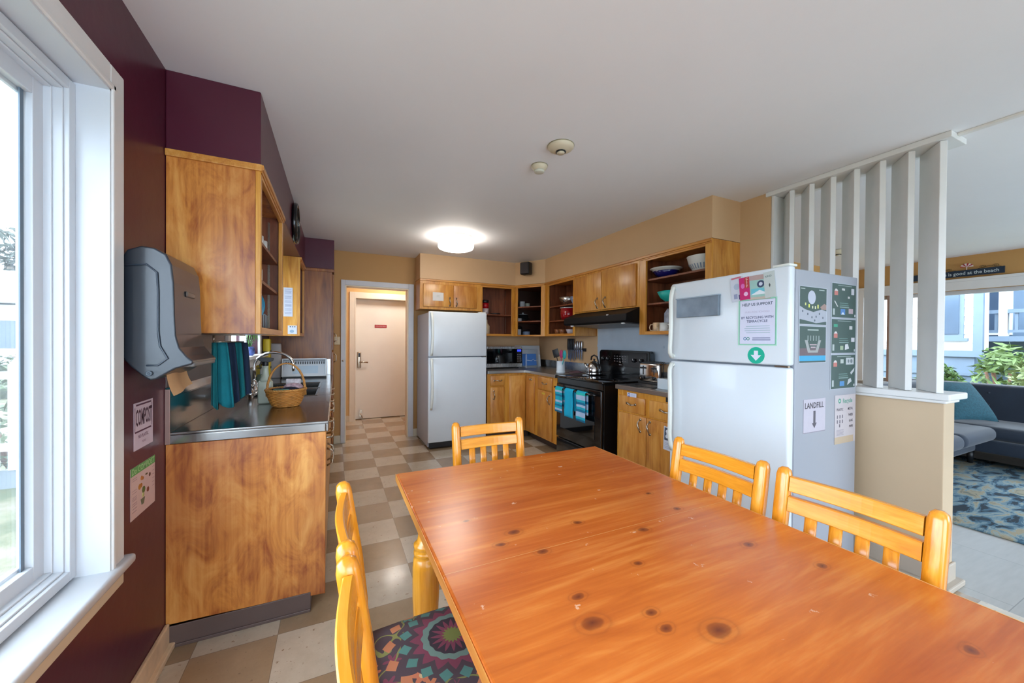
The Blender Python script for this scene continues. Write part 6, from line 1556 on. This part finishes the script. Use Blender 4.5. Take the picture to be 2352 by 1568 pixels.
# house beyond
t = thing('house', 'long low white house with a pale roof beyond the picket fence', 'house', (-14, 20, -.6))
hw = mat('white_siding', '#dde6f0', .6)
q = MB(); q.box(-26, -7, 19.6, 27, -.6, 2.45); q.build('house_wall', hw, t)
q = MB(); q.prism([(19.1, 2.50), (27.5, 2.50), (23.3, 4.1)], 'X', -26.5, -6.5); q.build('roof', mat('pale_shingle', '#c9ccd0', .7), t)
for i in range(9):
    x = -25+2.0*i
    q = MB(); q.box(x, x+.9, 19.56, 19.60, .85, 1.95, 0); q.box(x+.06, x+.84, 19.53, 19.57, .91, 1.89, 1); q.build('window', [hw, mat('grey_window', '#55647a', .2)], t)
def leaf_cloud(q, c, r, n, size, rr, flat=1.0, mi=0):
    for i in range(n):
        d = Vector((rr.gauss(0, 1), rr.gauss(0, 1), rr.gauss(0, 1))).normalized() * (rr.uniform(.45, 1)**.5)
        p = Vector(c) + Vector((d.x*r[0], d.y*r[1], d.z*r[2]))
        a = Vector((rr.gauss(0, 1), rr.gauss(0, 1), rr.gauss(0, .6))).normalized()*size*rr.uniform(.6, 1.4); b_ = a.cross(Vector((rr.gauss(0, 1), rr.gauss(0, 1), rr.gauss(0, 1)))).normalized()*size*.28
        q.add([p-a, p+b_, p+a, p-b_], [(0, 1, 2, 3)], mi, False)
def tree(label, x, y, h, r, col, seed, n=1400):
    rr = random.Random(seed)
    t = thing('tree', label, 'tree', (x, y, -.6), 0, 'trees beyond the white house')
    q = MB(); q.tube([(x, y, -.6), (x+.2, y, h*.3), (x, y+.1, h*.7)], .3, n=8, radii=[.45, .32, .15])
    for i in range(4):
        a = i*1.6; q.tube([(x, y, h*.35), (x+r*.5*math.cos(a), y+r*.5*math.sin(a), h*.7)], .12, n=6)
    q.build('trunk', mat('bark', '#6a6258', .9), t)
    q = MB()
    for i in range(9):
        a = rr.uniform(0, 6.28); rad = rr.uniform(.2, .7)*r
        leaf_cloud(q, (x+rad*math.cos(a), y+rad*math.sin(a), h*rr.uniform(.45, .92)), (r*.42, r*.42, h*.14), n//9, .34, rr)
    q.build('crown', mat('leaf_'+col.strip('#'), col, .8, var=.3, nscale=1), t, kind='open')
for i, (x, y, h, r, c) in enumerate(((-19.2, 36, 8.4, 2.9, '#465048'), (-26.5, 40, 9.4, 3.0, '#4c564e'), (-12.6, 38, 7.4, 2.5, '#404c44'), (-34.5, 38, 8.6, 3.0, '#4a5646'), (-6.5, 41, 6.5, 2.5, '#465048'))):
    tree(('grey-green tree rising over the white house roof', 'tallest grey-green tree beyond the white house', 'lower rounded tree beyond the right end of the white house', 'grey-green tree at the far left beyond the white house', 'small tree at the right beyond the white house')[i], x, y, h, r, c, i+1)
def shrub(label, c, r, n, size, col, seed, group):
    rr = random.Random(seed); t = thing('shrub', label, 'shrub', (c[0], c[1], c[2]-r[2]), 0, group)
    q = MB()
    for i in range(7):
        a = i*.9; q.tube([(c[0], c[1], c[2]-r[2]), (c[0]+r[0]*.5*math.cos(a), c[1]+r[1]*.5*math.sin(a), c[2]+r[2]*.4)], .02, n=5)
    q.build('stem', mat('brown_stem', '#7a5a48', .8), t)
    q = MB(); leaf_cloud(q, c, r, n, size, rr); q.build('foliage', mat('shrubleaf_'+col.strip('#'), col, .6, var=.35, nscale=4), t, kind='open')
for i, (x, y) in enumerate(((-3.95, 7.5), (-1.6, 7.4), (-6.3, 7.7))):
    shrub(('low green shrub behind the picket fence', 'small shrub behind the right end of the picket fence', 'low shrub behind the left end of the picket fence')[i], (x, y, .2), (1.0, .6, .80), 1100, .09, '#56664a', 10+i, 'shrubs behind the picket fence')

t = thing('hedge', 'long clipped green hedge in front of the low white house', 'hedge', (-11, 17, -.6))
q = MB(); rr = random.Random(8)
for i in range(26): leaf_cloud(q, (-18+.56*i, 17, .12), (.5, .5, .66), 90, .12, rr)
q.build('foliage', mat('hedge_leaf', '#4c5c3c', .6, var=.35, nscale=4), t, kind='open')
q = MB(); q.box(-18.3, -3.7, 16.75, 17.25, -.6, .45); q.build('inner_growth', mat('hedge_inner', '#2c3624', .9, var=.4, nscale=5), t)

# ------------------------------------------------------------------ outdoors, right
t = thing('house', 'white clapboard house with blue-grey trim outside the living room window', 'house', (12.5, 4.5, -.2))
sd = mat('white_clapboard', '#eef0f2', .6); tr = mat('blue_grey_trim', '#66778a', .6)
q = MB()
for k in range(26):
    z = 1.16+.17*k; q.prism([(11.0, z), (10.965, z), (10.985, z+.17), (11.0, z+.17)], 'Y', 2.66, 10.5)
q.box(11.0, 11.5, 2.66, 10.5, 1.16, 5.6); q.build('house_wall', sd, t)
q = MB(); q.box(10.95, 11.5, 2.70, 10.5, -.3, 1.16); q.box(10.90, 11.0, 2.60, 10.5, 1.06, 1.18); q.box(10.92, 10.96, 2.7, 10.5, .70, .76); q.build('foundation_skirt', tr, t)
q = MB(); q.box(10.93, 11.02, 2.60, 2.72, 1.16, 5.6); q.build('corner_board', tr, t)
q = MB(); q.box(10.94, 10.985, 2.84, 3.30, 1.42, 3.1, 0); q.box(10.925, 10.94, 2.90, 3.24, 1.50, 3.02, 1); q.box(10.90, 10.99, 2.78, 3.36, 1.36, 1.42, 0); q.build('window', [tr, mat('pale_pane', '#4a5c70', .15)], t)
q = MB(); q.box(12.6, 12.7, -3.0, 5.0, -.2, 4.2); q.build('porch_wall', mat('porch_wall_blue', '#6c8094', .6), t)
for i, y in enumerate((2.86, 2.10, 1.2, .2)):
    q = MB(); q.box(12.54, 12.6, y-.26, y+.26, 1.5, 2.9, 0); q.box(12.52, 12.55, y-.20, y+.20, 1.56, 2.84, 1); q.build('porch_window', [sd, mat('dark_pane', '#3c4c60', .15)], t)
q = MB(); q.box(11.5, 12.6, -3.0, 5.0, 1.36, 1.46); q.build('porch_floor', tr, t)
for y in (2.50, 1.1, -.3, -1.9):
    q = MB(); q.box(11.51, 11.69, y-.05, y+.05, 1.46, 3.9); q.build('porch_post', sd, t, bevel=.01)
q = MB(); q.box(11.55, 11.65, -3.0, 2.9, 1.90, 1.97); q.box(11.57, 11.63, -3.0, 2.9, 1.53, 1.58)
for i in range(49): q.box(11.58, 11.62, -2.95+.12*i, -2.91+.12*i, 1.58, 1.90)
q.build('railing', tr, t)
q = MB(); q.prism([(11.3, 3.9), (12.8, 4.5), (12.8, 4.7), (11.2, 4.05)], 'Y', -3.0, 2.66); q.build('porch_roof', tr, t)
lv = ('#5c7440', '#4f6a3a', '#758556', '#6a704e', '#7c6e54')
labs = ('bushy green plant below the white house porch', 'pale green leafy plant nearest the living room window', 'tall brownish plant right of centre in the living room window', 'grey-green plant at the right edge of the living room window', 'low green plant beside the clapboard wall', 'pale plant at the foot of the porch', 'spreading green plant at the far right outside', 'small green plant low in the living room window')
for i, (x, y, z, r, c) in enumerate(((9.95, 2.12, .52, (.46, .40, .80), lv[0]), (9.15, 1.62, .45, (.36, .34, .72), lv[2]), (9.25, .86, .60, (.36, .30, .86), lv[4]), (9.5, .12, .65, (.42, .34, .92), lv[3]), (10.35, 2.98, .32, (.32, .34, .60), lv[1]), (10.5, 1.32, .65, (.46, .40, .93), lv[2]), (10.2, -.90, .70, (.55, .50, .97), lv[0]), (8.7, 2.3, .18, (.34, .30, .46), lv[1]))):
    shrub(labs[i], (x, y, z), r, 900, .085, c, 30+i, 'plants outside the living room window')

# ------------------------------------------------------------------ light and camera
w = D.worlds.new('overcast_sky'); SC.world = w; w.use_nodes = True; nt = w.node_tree
bg = nt.nodes['Background']
tc = N(nt, 'ShaderNodeTexCoord'); sx = N(nt, 'ShaderNodeSeparateXYZ'); nt.links.new(tc.outputs['Generated'], sx.inputs[0])
rp = N(nt, 'ShaderNodeValToRGB'); rp.color_ramp.elements[0].position = .0; rp.color_ramp.elements[0].color = (.60, .74, .90, 1); rp.color_ramp.elements[1].position = .55; rp.color_ramp.elements[1].color = (.76, .89, 1.0, 1)
nt.links.new(sx.outputs[2], rp.inputs['Fac']); nt.links.new(rp.outputs['Color'], bg.inputs['Color']); bg.inputs['Strength'].default_value = 4.6

def portal(name, loc, rot, sx_, sy_):
    l = D.lights.new(name, 'AREA'); l.shape = 'RECTANGLE'; l.size = sx_; l.size_y = sy_; l.cycles.is_portal = True
    o = D.objects.new(name, l); COL.objects.link(o); o.location = loc; o.rotation_euler = rot
portal('window_daylight', (-.82, -.12, 1.30), (0, R(-90), 0), 1.5, 3.36)
portal('window_daylight', (-.82, 3.54, 1.59), (0, R(-90), 0), .86, 1.04)
portal('window_daylight', (7.32, .75, 1.37), (0, R(90), 0), 1.25, 4.2)
portal('window_daylight', (5.1, -2.47, 1.14), (R(90), 0, 0), 3.4, 2.0)
portal('window_daylight', (.65, -2.47, 1.14), (R(90), 0, 0), 2.2, 2.0)
# dining ceiling light added unseen behind the camera as fill; another in the hall
def lamp(loc, label, es, r=.17):
    t = thing('ceiling_light', label, 'ceiling light', loc)
    q = MB(); q.lathe([(r*.97, -.001), (r*.97, -.03), (r*.9, -.034), (r*.9, -.001)], loc, n=32); q.build('base_ring', mat('white_light_base', '#d6d4ce', .4), t)
    q = MB(); q.lathe([(r*.87, -.035), (r, -.045), (r, -.105), (r*.82, -.133), (0, -.142)], loc, n=32); q.build('lamp_shade', mat('warm_opal_%g' % es, '#ffffff', .3, emit='#fff6ec', es=es), t)
lamp((.85, 5.85, ZC), 'ceiling light in the hall beyond the doorway', 16)
lamp((.95, -.9, ZC), 'added unseen fill ceiling light over the near end of the dining table', 3)

th, roll, pit, f = .4396, .0075, -.0075, 861.67
r0 = Vector((math.cos(th), -math.sin(th), 0)); f0 = Vector((math.sin(th), math.cos(th), 0)); u0 = Vector((0, 0, 1))
Fv = f0*math.cos(pit) + u0*math.sin(pit); Uv = u0*math.cos(pit) - f0*math.sin(pit)
Rv = r0*math.cos(roll) + Uv*math.sin(roll); U2 = Uv*math.cos(roll) - r0*math.sin(roll)
cam = D.cameras.new('camera'); co = D.objects.new('camera', cam); COL.objects.link(co)
co.matrix_world = Matrix(((Rv.x, U2.x, -Fv.x, 0), (Rv.y, U2.y, -Fv.y, 0), (Rv.z, U2.z, -Fv.z, 1.2962), (0, 0, 0, 1)))
cam.sensor_width = 36; cam.lens = f/2352*36; cam.shift_y = 5.6/2352; cam.clip_start = .02; cam.clip_end = 300
SC.camera = co
vs_ = SC.view_settings; vs_.view_transform = 'Standard'; vs_.look = 'None'; vs_.exposure = 1.2; vs_.gamma = 1; vs_.use_curve_mapping = False
SC.cycles.max_bounces = 10; SC.cycles.diffuse_bounces = 6; SC.cycles.transparent_max_bounces = 12
SC.cycles.sample_clamp_indirect = 8
